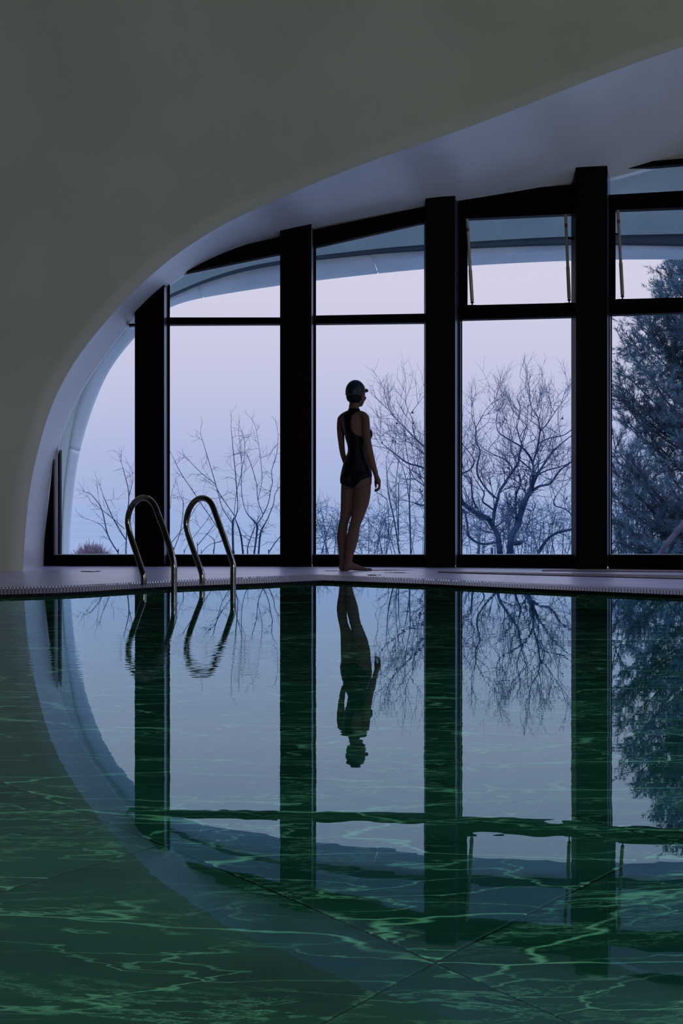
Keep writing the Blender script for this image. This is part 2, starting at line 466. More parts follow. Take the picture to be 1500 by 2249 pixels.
# two long slotted floor grilles to the right, running under the windows
def grille(pts_far, pts_near, label):
    r = empty('floor_grille', ground(*pts_near[0], ZD)); tag(r, label, 'grille', 'long floor grilles under the windows')
    f = [ground(x, y, ZD) for x, y in pts_far]; nn = [ground(x, y, ZD) for x, y in pts_near]
    tr = MB(); sl = MB()
    z1 = Vector((0, 0, .001)); z2 = Vector((0, 0, .004)); z3 = Vector((0, 0, .009))
    tr.hexa([nn[0] + z1, nn[1] + z1, f[1] + z1, f[0] + z1, nn[0] + z2, nn[1] + z2, f[1] + z2, f[0] + z2])
    k = 7
    for i in range(k):
        a = (i + .0) / k; b3 = (i + .45) / k
        q = [nn[0].lerp(f[0], a), nn[1].lerp(f[1], a), nn[1].lerp(f[1], b3), nn[0].lerp(f[0], b3)]
        sl.hexa([c + z2 for c in q] + [c + z3 for c in q])
    tr.build('grille_tray', M['gap'], r); s = sl.build('grille_slats', M['grate'], r); s['kind'] = 'stuff'
grille([(962, 1256.5), (1560, 1266)], [(962, 1258.2), (1560, 1274)], 'nearer long slotted floor grille beside the pool on the right')
grille([(1190, 1253.6), (1560, 1254.8)], [(1190, 1254.6), (1560, 1257.6)], 'farther thin slotted floor grille along the window sill on the right')

# ------------------------------------------------------------------ facade line
DG = [(0, 13.3), (330, 13.3), (650, 13.22), (967, 13.05), (1300, 12.7), (1640, 12.25), (2200, 11.45)]
Dg = lambda px: interp(DG, px)
outer = [(47, 1290), (49, 1259), (58, 1100), (75, 1020), (98, 927), (126, 857), (163, 792), (205, 736), (261, 671), (317, 615), (383, 559),
         (448, 517), (513, 479), (579, 451), (691, 402), (820, 350), (1000, 292), (1180, 222), (1330, 160), (1500, 103), (1800, 0), (2260, -150)]
inner = [(99, 1275), (99, 1247), (106, 1090), (117, 1022), (141, 938), (169, 878), (201, 825), (240, 769), (299, 694), (359, 638), (420, 594),
         (467, 573), (518, 550), (590, 530), (700, 507), (820, 483), (1000, 454), (1180, 430), (1339, 402), (1500, 353), (1800, 262), (2260, 130)]
De_l = [(0, 12.07), (400, 12.0), (1000, 11.6), (1500, 11.2), (2300, 10.4)]
De = lambda px: interp(De_l, px)
st = catmull([(*a, *b) for a, b in zip(outer, inner)], 6)
Oe = [P(s[0], s[1], De(s[0])) for s in st]
Ie = [P(s[2], s[3], Dg(s[2]) + .05) for s in st]
# reveal of the arch
for _ in range(24):
    st = [st[0]] + [tuple((p + 2 * q + r_) / 4 for p, q, r_ in zip(st[i - 1], st[i], st[i + 1])) for i in range(1, len(st) - 1)] + [st[-1]]
Oe = [P(s[0], s[1], De(s[0])) for s in st]
Ie = [P(s[2], s[3], Dg(s[2]) + .05) for s in st]
NV = 10
vs = []; fs = []
for i in range(len(st)):
    for j in range(NV + 1):
        t = j / NV
        p = Oe[i].lerp(Ie[i], t)
        bulge = math.sin(PI * t) * 0.03
        vs.append(p + Vector((0, 0, bulge)) * min(1, i / 40))
for i in range(len(st) - 1):
    for j in range(NV):
        a = i * (NV + 1) + j
        fs.append((a, a + 1, a + NV + 2, a + NV + 1))
rev = mesh_obj('trim_1', vs, fs, M['soffit'], smooth=True)
tag(rev, 'smooth pale soffit lining the arched opening over the windows', kind='structure')
# curved shell wall around the arch
vs = []; fs = []
NR = 26
C0 = Vector((1.2, 0, 0.0))
for i, e in enumerate(Oe):
    d = Vector((e.x - C0.x, 0, max(e.z - C0.z, -.2))).normalized()
    for j in range(NR + 1):
        t = 9.5 * (j / NR) ** 1.3
        vs.append(Vector((e.x + d.x * t, e.y - 0.035 * t * t, e.z + d.z * t)))
for i in range(len(Oe) - 1):
    for j in range(NR):
        a = i * (NR + 1) + j
        fs.append((a, a + NR + 1, a + NR + 2, a + 1))
sh = mesh_obj('wall_front', vs, fs, M['plaster'], smooth=True); tag(sh, kind='structure')
md = sh.modifiers.new('s', 'SOLIDIFY'); md.thickness = 0.02; md.offset = -1 

# the rest of the hall
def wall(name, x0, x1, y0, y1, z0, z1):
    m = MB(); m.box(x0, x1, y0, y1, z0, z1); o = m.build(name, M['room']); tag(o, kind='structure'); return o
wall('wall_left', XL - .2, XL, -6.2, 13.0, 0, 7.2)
wr = MB()      # unseen right side opened with added glazing for daylight: low sill, posts, wall above
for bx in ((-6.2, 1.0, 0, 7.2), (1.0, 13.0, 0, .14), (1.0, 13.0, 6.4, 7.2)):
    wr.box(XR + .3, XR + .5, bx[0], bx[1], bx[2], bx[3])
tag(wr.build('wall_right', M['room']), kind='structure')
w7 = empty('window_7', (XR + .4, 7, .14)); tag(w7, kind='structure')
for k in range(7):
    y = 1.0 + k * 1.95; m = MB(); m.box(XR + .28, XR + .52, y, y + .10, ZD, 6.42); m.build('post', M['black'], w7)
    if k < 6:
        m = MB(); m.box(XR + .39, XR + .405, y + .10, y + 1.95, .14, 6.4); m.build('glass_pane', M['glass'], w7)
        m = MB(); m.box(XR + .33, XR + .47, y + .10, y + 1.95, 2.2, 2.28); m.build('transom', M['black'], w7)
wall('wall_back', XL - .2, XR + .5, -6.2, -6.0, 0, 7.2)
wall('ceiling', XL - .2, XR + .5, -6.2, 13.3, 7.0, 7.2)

def ztop_at(x, y):
    """height of the arch reveal surface at the given x, y"""
    best = None
    for a in range(len(Oe) - 1):
        t = (y - Oe[a].y) / max(Ie[a].y - Oe[a].y, .01)
        p = Oe[a].lerp(Ie[a], t); 
        t2 = (y - Oe[a + 1].y) / max(Ie[a + 1].y - Oe[a + 1].y, .01)
        q = Oe[a + 1].lerp(Ie[a + 1], t2)
        if p.x <= x <= q.x and q.x > p.x:
            return p.z + (q.z - p.z) * (x - p.x) / (q.x - p.x)
    return 3.5

# columns
cols = [(296, 360, 370), (615, 684, 691), (935, 1000, 1012), (1265, 1334, 1341), (1612, 1685, 1694), (1990, 2060, 2070)]
clabels = ['black steel column behind the left pool ladder rail', 'black steel column left of the standing swimmer',
           'black steel column right of the swimmer, by the first opening vent window',
           'black steel column between the bare oak window and the pine window',
           'black steel column right of the pine window, outside the frame', 'last black steel column towards the right wall']
CX = []
for (xl, xr, xs), lb in zip(cols, clabels):
    D = Dg((xl + xr) / 2); Df = D - .20; Dk = D + .06
    X0 = (xl - 750) / F * Df; X1 = (xr - 750) / F * Df
    CX.append((X0, X1, D, xs))
    NS = 5; v = []; 
    root = empty('column', ((X0 + X1) / 2, Df + .1, ZD)); tag(root, lb, 'column', 'black columns of the window wall')
    m = MB()
    bot = []; top = []
    ring = [(X0, Df), (X0 + .25 * (X1 - X0), Df), (X0 + .5 * (X1 - X0), Df), (X0 + .75 * (X1 - X0), Df), (X1, Df),
            (X1, Dk), (X0 + .75 * (X1 - X0), Dk), (X0 + .5 * (X1 - X0), Dk), (X0 + .25 * (X1 - X0), Dk), (X0, Dk)]
    for x, y in ring: v.append((x, y, ZD))
    for x, y in ring: v.append((x, y, ztop_at(x, min(y, D)) + .03))
    k = len(ring)
    m.add(v, [tuple(reversed(range(k))), tuple(range(k, 2 * k))] + [(i, (i + 1) % k, k + (i + 1) % k, k + i) for i in range(k)])
    m.build('post', M['black'], root)
    # slim metal cover strip on the right flank, splayed towards the glass
    Xs = (xs - 750) / F * (D - .01)
    zt = ztop_at(X1, Df) - .005; zt2 = ztop_at(Xs, D - .01) - .0
    m = MB()
    m.hexa([(X1, Df + .02, ZD + .02), (X1 + .002, Df + .02, ZD + .02), (Xs, D - .01, ZD + .02), (X1, D - .01, ZD + .02),
            (X1, Df + .02, zt), (X1 + .002, Df + .02, zt), (Xs, D - .01, zt2), (X1, D - .01, zt2)])
    m.build('side_cover', M['jamb'], root)

# window bays: all bars follow the straight line between the columns
def bar(m, a, b2, ya, yb, d0=-.05, d1=.04, xa=None, xb=None):
    """bar from px a to px b; ya=(top,bottom) pixels at a, yb at b"""
    Da, Db = Dg(a), Dg(b2)
    c = []
    for (k) in (1, 0):
        za, zb = P(a, ya[k], Da + d0).z, P(b2, yb[k], Db + d0).z
        xa_, xb_ = (a - 750) / F * (Da + d0), (b2 - 750) / F * (Db + d0)
        xa2, xb2 = (a - 750) / F * (Da + d1), (b2 - 750) / F * (Db + d1)
        c += [(xa_, Da + d0, za), (xb_, Db + d0, zb), (xb2, Db + d1, zb), (xa2, Da + d1, za)]
    m.hexa(c)
def pane(name, a, b2, ya, yb, parent, d=.0):
    m = MB(); bar(m, a, b2, ya, yb, d, d + .012)
    return m.build(name, M['glass'], parent)
SILL = (1219, 1251)
bays = [(99, 302, 117), (364, 618, 370), (686, 938, 691), (1001, 1268, 1012), (1336, 1616, 1341), (1688, 1994, 1694)]
wl = ['arched end window left of the ladder', 'window behind the pool ladder', 'window behind the swimmer', 'window with bare oak tree and vent above',
      'window with the pine tree and vent above', 'window beyond the right edge of the picture']
tr_y = [((712, 727), (708, 722)), ((697, 712.5), (697, 711.5)), ((693, 711), (688.5, 708)), ((671, 702), (664.5, 695)), ((657.5, 691.5), (650, 682)), ((646, 679), (636, 668))]
hd_y = [None, ((575, 607), (520, 556.5)), ((505, 543), (452, 487)), ((428, 481), (404, 469)), ((428, 461.5), (412, 451)), ((402, 440), (370, 410))]
for i, (a, b2, s) in enumerate(bays):
    mid = (a + b2) / 2
    w_ = empty('window_%d' % (i + 1), P(mid, 1247, Dg(mid))); tag(w_, kind='structure')
    m = MB(); bar(m, a, b2, SILL, SILL, -.09, .05); m.build('sill_rail', M['black'], w_)
    m = MB(); bar(m, s, b2, (1217.6, 1219.4), (1217.6, 1219.4), -.055, .05); m.build('sill_bead', M['sill'], w_)
    if i == 0:
        # left end post with its bright splayed cover, all clipped by the arch
        def slab_up(x0p, x1p, d0, d1, name, mat, dz=.01):
            X0 = (x0p - 750) / F * (Dg(x0p) + d0); X1 = (x1p - 750) / F * (Dg(x1p) + d0)
            m = MB(); y0 = Dg(x0p) + d0; y1 = Dg(x0p) + d1
            za, zb = ztop_at(X0, y0) + dz, ztop_at(X1, y0) + dz
            m.hexa([(X0, y0, ZD), (X1, y0, ZD), (X1, y1, ZD), (X0, y1, ZD), (X0, y0, za), (X1, y0, zb), (X1, y1, zb), (X0, y1, za)])
            m.build(name, mat, w_)
        slab_up(97, 117, -.08, .05, 'end_post', M['black'])
        slab_up(117, 127.5, -.03, .04, 'post_cover', M['jamb'])
        slab_up(127.5, 131, -.05, .05, 'glazing_bead', M['black'], -.10)
        pane('glass_pane', 131, b2, (727, 1219), (722, 1219), w_)
        m = MB(); bar(m, 283, b2, (711, 716), (710, 715), -.06, .02); m.build('transom', M['black'], w_)
        continue
    ty, hy = tr_y[i], hd_y[i]
    m = MB(); bar(m, a, b2, ty[0], ty[1], -.07, .045); m.build('transom', M['black'], w_)
    m = MB(); bar(m, s - 7 if i < 3 else s - 9, b2, (ty[0][1] - .2, ty[0][1] + 1.2), (ty[1][1] - .2, ty[1][1] + 1.2), -.03, .045); m.build('transom_bead', M['sill'], w_)
    m = MB(); bar(m, a, b2, hy[0], hy[1], -.06, .045); m.build('head_rail', M['black'], w_)
    m = MB(); bar(m, s, s + 3.2, (hy[0][1] - 8, 1219), (hy[0][1] - 8, 1219), -.03, .03); m.build('glazing_bead', M['black'], w_)
    pane('glass_pane', s, b2, (ty[0][1], 1219), (ty[1][1], 1219), w_)
    pane('upper_glass_pane', s, b2, (hy[0][1] - 2, ty[0][0] + 2), (hy[1][1] - 2, ty[1][0] + 2), w_)
    if i in (1, 2):
        m = MB(); bar(m, s, b2, (hy[0][1] + 2, hy[0][1] + 4.2), (hy[1][1] + 2, hy[1][1] + 4.2), .0, .04); m.build('head_bead', M['sill'], w_)
    if i >= 3:
        # top-hung vent: sash frame, two stay rods on brackets
        x0, x1 = (s + 9, b2 - 3) if i == 3 else (s + 5, b2 - 3)
        sash = MB()
        bar(sash, s - 5, x0 + 6, (hy[0][1] - 3, ty[0][0] + 3), (hy[0][1] - 3, ty[0][0] + 3), -.05, .03)
        bar(sash, x1 - 6, x1 + 3, (hy[1][1] - 3, ty[1][0] + 3), (hy[1][1] - 3, ty[1][0] + 3), -.05, .03)
        so = sash.build('sash_frame', M['black'], w_)
        rods = [(x0 + 5, x0 + 16), (x1 - 23, x1 - 15)] if i == 3 else [(s + 16, s + 26), (x1 - 24, x1 - 15)]
        for k, (ra, rb) in enumerate(rods):
            yt = hy[0][1] + (hy[1][1] - hy[0][1]) * (ra - a) / (b2 - a) + 1
            yb = ty[0][0] + (ty[1][0] - ty[0][0]) * (rb - a) / (b2 - a) - 1
            Dt = Dg(ra) - .12; Db2 = Dg(rb) - .10
            p0 = P(ra, yt, Dt); p1 = P(rb, yb - 8, Db2); pm = p0.lerp(p1, .62)
            rm = MB(); rm.tube([p0, pm], .0135, 10); rm.tube([pm, p1], .0165, 10)
            r_ = rm.build('stay_rod', M['rod'], w_, smooth=False)
            em = MB(); em.tube([p1, P(rb, yb + 2, Db2)], .007, 8); em.tube([p1 - Vector((0, 0, .006)), p1 - Vector((0, 0, .018))], .016, 8)
            em.box(p1.x - .04, p1.x + .04, Db2 - .015, Db2 + .04, p1.z - .05, p1.z - .037)
            em.build('rod_foot', M['black'], r_)
            sgn = -1 if k == 0 else 1
            km = MB(); q = p0.lerp(p1, .28)
            km.tube([q, q + Vector((sgn * .07, .02, .0))], .008, 6); km.tube([q + Vector((sgn * .05, .01, 0)), q + Vector((sgn * .062, .01, 0))], .018, 8)
            km.build('rod_bracket', M['black'], r_)
            tm = MB(); q0 = p0.lerp(p1, .11); q1 = p0.lerp(p1, .155); tm.tube([q0, q1], .0141, 10); tm.build('red_marker', M['red'], r_)
    if i >= 4:   # light above the header
        pane('clerestory_pane', s, b2, (330, hy[0][0] + 2), (240, hy[1][0] + 2), w_)
        m = MB(); bar(m, a, b2, (362, 374) if i == 4 else (330, 342), (338, 350) if i == 4 else (300, 312), -.05, .04); m.build('clerestory_bar', M['black'], w_)

# ------------------------------------------------------------------ outer canopy seen through the glass
A = [(146, 1275), (146, 1214), (148, 1158), (153, 1099), (161, 1027), (169, 994), (179, 948), (197, 895), (217, 843), (237, 803), (263, 770),
     (296, 731), (335, 690), (372, 662), (437, 648), (530, 634), (615, 620), (690, 611), (845, 592), (935, 585), (1028, 576), (1258, 565.5), (1340, 563.5), (1500, 563), (1800, 566), (2260, 575)]
Bq = [(131, 1275), (131, 1214), (133, 1148), (136.5, 1083), (141, 1033), (149, 987), (156, 925), (170, 880), (188, 838), (208, 800), (238, 757),
      (274, 716), (315, 672), (368, 656), (430, 628), (505, 600), (598, 580), (680, 574), (820, 557), (925, 551), (1028, 548), (1258, 536), (1340, 541), (1500, 543), (1800, 548), (2260, 560)]
Cq = [(96, 1275), (96, 1214), (98, 1100), (102, 1040), (108, 990), (118, 940), (130, 900), (148, 850), (168, 810), (190, 770), (218, 725),
      (255, 680), (300, 630), (345, 590), (400, 550), (480, 515), (590, 490), (690, 470), (830, 440), (935, 420), (1028, 400), (1258, 360), (1340, 345), (1500, 300), (1800, 220), (2260, 90)]
can = empty('roof_canopy', P(900, 560, 15)); tag(can, 'pale blue curved outer roof edge sweeping down outside the windows', 'canopy')
ac = catmull([(*a, *b, *c) for a, b, c in zip(A, Bq, Cq)], 5)
for _ in range(30):
    ac = [ac[0]] + [tuple((p + 2 * q + r_) / 4 for p, q, r_ in zip(ac[i - 1], ac[i], ac[i + 1])) for i in range(1, len(ac) - 1)] + [ac[-1]]
DA, DB, DC = 15.1, 14.75, 13.75
def rim_strip(i0, i1, gap_start=False):
    vs = []; fs = []; K = 7
    idx = list(range(i0, i1 + 1))
    for q, i in enumerate(idx):
        s = ac[i]
        a = P(s[0], s[1], DA); b = P(s[2], s[3], DB)
        if gap_start and q == 0:
            s2 = ac[i + 1]; a = a.lerp(P(s2[0], s2[1], DA), .12)
        n_ = (a - b).normalized()
        out_ = Vector((0, -1, 0))
        for k in range(K + 1):
            t = k / K
            vs.append(a.lerp(b, t) + out_ * .12 * math.sin(PI * t) ** .8)
    for q in range(len(idx) - 1):
        for k in range(K):
            o = q * (K + 1) + k
            fs.append((o, o + K + 1, o + K + 2, o + 1))
    ob = mesh_obj('rim_panel', vs, fs, M['canopy_light'], can, smooth=True)
    md = ob.modifiers.new('s', 'SOLIDIFY'); md.thickness = .03; md.offset = 1
    return ob
joints = [0, 5 * 5, 14 * 5, 18 * 5, len(ac) - 1]
for k in range(len(joints) - 1):
    rim_strip(joints[k], joints[k + 1], k > 0)
dm = MB(); dm.tube([P(q[0], q[1], DA) + Vector((0, -.02, -.004)) for q in ac], .016, 6)
dm.build('drip_edge', M['drip'], can, smooth=True)
# dark shadow groove, then the soffit sheet running back to the window heads
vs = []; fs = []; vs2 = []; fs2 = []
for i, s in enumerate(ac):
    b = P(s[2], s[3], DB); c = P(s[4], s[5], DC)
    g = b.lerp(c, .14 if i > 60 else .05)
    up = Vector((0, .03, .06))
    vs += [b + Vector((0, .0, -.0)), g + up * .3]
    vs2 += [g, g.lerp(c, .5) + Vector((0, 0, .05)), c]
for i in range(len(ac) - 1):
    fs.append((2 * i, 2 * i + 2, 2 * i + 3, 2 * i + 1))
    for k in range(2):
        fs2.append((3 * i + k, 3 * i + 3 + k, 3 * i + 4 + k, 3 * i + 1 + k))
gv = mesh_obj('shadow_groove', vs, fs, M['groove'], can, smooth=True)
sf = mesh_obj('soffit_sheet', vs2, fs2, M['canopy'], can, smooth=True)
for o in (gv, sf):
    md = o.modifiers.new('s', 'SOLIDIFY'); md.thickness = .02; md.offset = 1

# ------------------------------------------------------------------ ladder: two hairpin rails
def rail(pts, d_l, d_r, label):
    xl, xr = pts[0][0], pts[-1][0]
    dd = lambda x: d_l + (d_r - d_l) * (x - xl) / (xr - xl)
    w3 = [tuple(P(x, y, dd(x))) for x, y in pts]
    w3[0] = (w3[0][0], w3[0][1], -.02); w3[-1] = (w3[-1][0], w3[-1][1], -.02)
    dense = [Vector(p) for p in catmull(w3, 7)]
    root = empty('ladder_rail', (w3[0][0], w3[0][1], 0)); tag(root, label, 'handrail', 'pool ladder handrails')
    m = MB()
    a0 = dense[0]; a1 = dense[-1]
    path = [Vector((a0.x, a0.y, -.9)), Vector((a0.x, a0.y, -.4))] + dense + [Vector((a1.x, a1.y, -.4)), Vector((a1.x, a1.y, -1.17))]
    m.tube(path, .0205, 20)
    m.build('rail_tube', M['steel'], root, smooth=True)
    fm = MB()
    K = 28
    prof = [(.024, .000), (.050, .000), (.062, .001), (.060, .004), (.045, .007), (.024, .012)]
    for k in range(K):
        a = 2 * PI * k / K
        for r, z in prof: fm.v.append(Vector((a0.x + r * math.cos(a), a0.y + r * math.sin(a), z + .001)))
    for k in range(K):
        for j in range(len(prof) - 1):
            p = k * len(prof) + j; q = ((k + 1) % K) * len(prof) + j
            fm.f.append((p, q, q + 1, p + 1))
    fm.build('flange', M['steel'], root, smooth=True)
    return Vector((a0.x, a0.y, 0)), Vector((a1.x, a1.y, 0))
r1 = [(315.4, 1294), (315.4, 1267), (313, 1256), (300, 1217), (287, 1178), (281.5, 1154), (281.5, 1136), (286, 1119), (296, 1103), (310.4, 1094), (325, 1095.5),
      (338.4, 1108.5), (347.7, 1131), (364.5, 1176), (377.6, 1218), (382, 1240), (382.3, 1262), (382.3, 1296)]
r2 = [(443.9, 1288.5), (443.9, 1265), (440, 1250), (430, 1223), (416, 1183), (410, 1160), (409.4, 1142), (415, 1120), (426, 1102.5), (441, 1094), (456, 1097.5),
      (467, 1112), (480, 1147), (497, 1194), (508, 1227), (512, 1242), (512, 1260), (512, 1289)]
la, lb_ = rail(r1, 9.79, 9.52, 'left bent steel pool handrail in front of the black column')
lc, ld = rail(r2, 9.97, 9.75, 'right bent steel pool handrail in front of the bare trees')
tr0 = empty('ladder_step', (0, 0, 0)); COL.objects.unlink(tr0); bpy.data.objects.remove(tr0)

# recessed floor lights
def floor_light(px, py, r, label):
    c = ground(px, py, ZD)
    root = empty('recessed_floor_light', c); tag(root, label, 'light', 'recessed lights in the deck')
    m = MB(); K = 24
    for rr, z in ((r, .0005), (r * .97, .006), (r * .72, .006), (r * .70, .003)):
        for k in range(K): m.v.append(c + Vector((rr * math.cos(2 * PI * k / K), rr * math.sin(2 * PI * k / K), z)))
    for j in range(3):
        for k in range(K): m.f.append((j * K + k, j * K + (k + 1) % K, (j + 1) * K + (k + 1) % K, (j + 1) * K + k))
    m.build('bezel', M['steel'], root)
    m = MB(); m.ball(c + Vector((0, 0, .0)), (r * .7, r * .7, .010), 20, 6); m.build('lens', M['lens'], root, smooth=True)
floor_light(199, 1255.3, .085, 'recessed round floor light by the left end window')
floor_light(822, 1263.5, .055, 'small recessed floor light right of the swimmer')
def puddle(px, py, rx, ry, seed, label):
    c = ground(px, py, ZD); rn = random.Random(seed); m = MB(); K = 36
    ph = [rn.uniform(0, 6) for _ in range(4)]
    ring = []
    for k in range(K):
        a = 2 * PI * k / K
        q = 1 + .22 * math.sin(2 * a + ph[0]) + .16 * math.sin(3 * a + ph[1]) + .1 * math.sin(5 * a + ph[2])
        ring.append(Vector((rx * q * math.cos(a), ry * q * math.sin(a), 0)))
    m.v = [c + p + Vector((0, 0, .0006)) for p in ring] + [c + p * .93 + Vector((0, 0, .0022)) for p in ring]
    m.f = [(k, (k + 1) % K, K + (k + 1) % K, K + k) for k in range(K)] + [tuple(range(K, 2 * K))]
    o = m.build('puddle', M['puddle']); tag(o, label, 'puddle', 'wet patches on the deck')
M['puddle'] = principled('wet_stone', (0.02, 0.022, 0.03), 0.12, spec=0.5, noise_scale=20, noise_amt=0.2)
puddle(842, 1252.8, .20, .10, 3, 'dark wet patch on the deck just right of the swimmer')
puddle(872, 1258.2, .10, .05, 5, 'small wet patch on the deck farther right of the swimmer')
puddle(731, 1254.2, .06, .05, 8, 'small wet patch on the deck left of the swimmer\'s heels')

# ------------------------------------------------------------------ the swimmer
PD = 12.06
PO = Vector(((765 - 750) / F * PD, PD, ZD))
K1 = 0.000841
def L(u, v, y=0.0): return Vector(((u - 298) * K1, y, (2085 - v) * K1))
class Body(MB):
    def loft(s, rings, n=24, sub=5):
        """rings: (u, v, y, a_px, b_m) -> horizontal elliptical sections"""
        d = catmull(rings, sub); b = len(s.v); m = len(d)
        for (u, v, y, a, bb) in d:
            c = L(u, v, y)
            for k in range(n):
                t = 2 * PI * k / n
                s.v.append(c + Vector((a * K1 * math.cos(t), bb * math.sin(t), 0)))
        for i in range(m - 1):
            for k in range(n):
                k2 = (k + 1) % n
                s.f.append((b + i * n + k, b + i * n + k2, b + (i + 1) * n + k2, b + (i + 1) * n + k))
        s.f.append(tuple(b + k for k in reversed(range(n)))); s.f.append(tuple(b + (m - 1) * n + k for k in range(n)))
    def limb(s, pts, n=16, sub=5):
        d = catmull(pts, sub)
        s.tube([L(q[0], q[1], q[2]) for q in d], [q[3] * K1 for q in d], n)
        s.ball(L(*pts[0][:3]), pts[0][3] * K1 * .98, 12, 8); s.ball(L(*pts[-1][:3]), pts[-1][3] * K1 * .98, 12, 8)
    def pix(s, pts, n=10, sub=4): s.limb(pts, n, sub)

fx, fy = .64, .77        # the way the chest points: away from the camera and to the right
def torso(b):
    rings = []
    for v, l, r, bb, y in [(1240, 262, 500, .085, 0), (1215, 230, 529, .105, 0), (1180, 220, 534, .113, 0), (1130, 222, 534, .115, 0), (1060, 236, 524, .108, 0),
                           (1000, 252, 500, .098, 0), (930, 278, 474, .088, .0), (880, 296, 462, .083, .0), (820, 294, 460, .088, 0), (760, 276, 470, .097, 0),
                           (700, 258, 482, .104, 0), (640, 238, 488, .105, 0), (580, 222, 488, .100, 0), (540, 222, 484, .088, 0), (510, 245, 468, .072, 0), (485, 280, 436, .058, .005), (462, 300, 412, .050, .008), (435, 304, 406, .047, .01)]:
        rings.append(((l + r) / 2, v, y, (r - l) / 2, bb))
    b.loft(rings, 32, 4)
    # bust
    b.ball(L(470, 700, .055), (.060, .055, .058), 16, 12)
    b.ball(L(330, 695, .085), (.055, .055, .058), 16, 12)
    # buttocks
    b.ball(L(296, 1165, -.055), (.066, .058, .078), 16, 12)
    b.ball(L(415, 1160, -.070), (.086, .062, .082), 16, 12)
bd = Body()
torso(bd)
# neck, head, jaw, features (head turned with the chest)
bd.limb([(354, 500, 0, 54), (354, 440, .01, 52), (358, 400, .012, 50), (364, 350, .012, 52)])
HY = .012
hc = L(371, 282, HY)
yaw = -math.atan2(fx, fy)
def hd(side, fwd, up): # head coordinates in metres -> local
    return hc + Vector((fy * side + fx * fwd, -fx * side + fy * fwd, up))
bd.ball(hc + Vector((0, 0, .006)), (.074, .090, .095), 24, 16, yaw)
bd.ball(hd(0, .030, -.055), (.058, .060, .068), 20, 14, yaw)
bd.ball(hd(0, .062, -.098), (.026, .024, .020), 12, 8, yaw)        # chin
bd.ball(hd(0, .098, -.038), (.012, .016, .018), 10, 8, yaw)        # nose
bd.limb([(0, 0, 0, 1)] * 2) if False else None
for s in (-1, 1):
    bd.ball(hd(s * .032, .074, -.045), (.022, .018, .022), 12, 8, yaw)  # cheeks
    bd.ball(hd(s * .030, .082, -.012), (.013, .009, .008), 10, 8, yaw)  # eyelids
    bd.ball(hd(s * .079, -.004, -.040), (.010, .018, .031), 12, 8, yaw) # ears
bd.ball(hd(0, .088, -.070), (.020, .010, .008), 12, 8, yaw)        # mouth
# shoulders
bd.limb([(300, 500, .02, 40), (250, 520, .05, 36), (224, 545, .07, 36)])
bd.limb([(400, 505, -.01, 42), (445, 518, -.045, 40), (468, 545, -.065, 40)])
# left arm, reaching round to the front of the hip
bd.limb([(224, 545, .07, 38), (217, 620, .075, 36), (222, 700, .08, 37), (228, 780, .085, 33), (235, 850, .09, 30), (246, 910, .10, 28), (266, 970, .115, 27), (282, 1030, .135, 23), (300, 1080, .15, 20)])
# right arm
bd.limb([(468, 545, -.065, 42), (471, 620, -.075, 44), (476, 700, -.080, 42), (486, 780, -.083, 41), (498, 850, -.083, 42), (508, 900, -.080, 42), (528, 970, -.072, 38), (550, 1040, -.062, 31), (566, 1090, -.055, 25), (575, 1118, -.05, 24)])
# right hand: palm, four curled fingers, thumb on the body side
def palm(pts, bw):
    d = catmull(pts, 4)
    bd.loft([(u, v, y, a, bw) for (u, v, y, a) in pts], 16, 4)
palm([(574, 1105, -.05, 22), (582, 1135, -.045, 27), (592, 1165, -.042, 30), (598, 1192, -.04, 27), (600, 1206, -.04, 22)], .036)
for k, (dy, ln) in enumerate([(-.068, .86), (-.049, .96), (-.030, 1.0), (-.012, .93)]):
    bd.limb([(601, 1192, dy, 13), (611, 1192 + 30 * ln, dy, 12.5), (606, 1192 + 58 * ln, dy, 12), (590, 1192 + 78 * ln, dy, 11.2), (568, 1192 + 84 * ln, dy, 10.4)], 12, 4)
bd.limb([(577, 1130, -.030, 14), (572, 1165, -.018, 13), (571, 1200, -.016, 12), (576, 1236, -.020, 11)], 12, 4)
# left hand, resting in front of the hip
bd.limb([(300, 1080, .15, 22), (312, 1120, .155, 26), (320, 1150, .155, 24)])
for k, (du, ln) in enumerate([(-20, .85), (-7, 1.0), (7, .98), (20, .88)]):
    bd.limb([(318 + du, 1150, .155, 10.5), (320 + du, 1150 + 34 * ln, .158, 10), (322 + du, 1150 + 62 * ln, .150, 9.5), (322 + du, 1150 + 82 * ln, .138, 9)], 10, 4)
bd.limb([(300, 1110, .145, 12), (282, 1140, .14, 11), (276, 1170, .135, 10)], 10, 4)
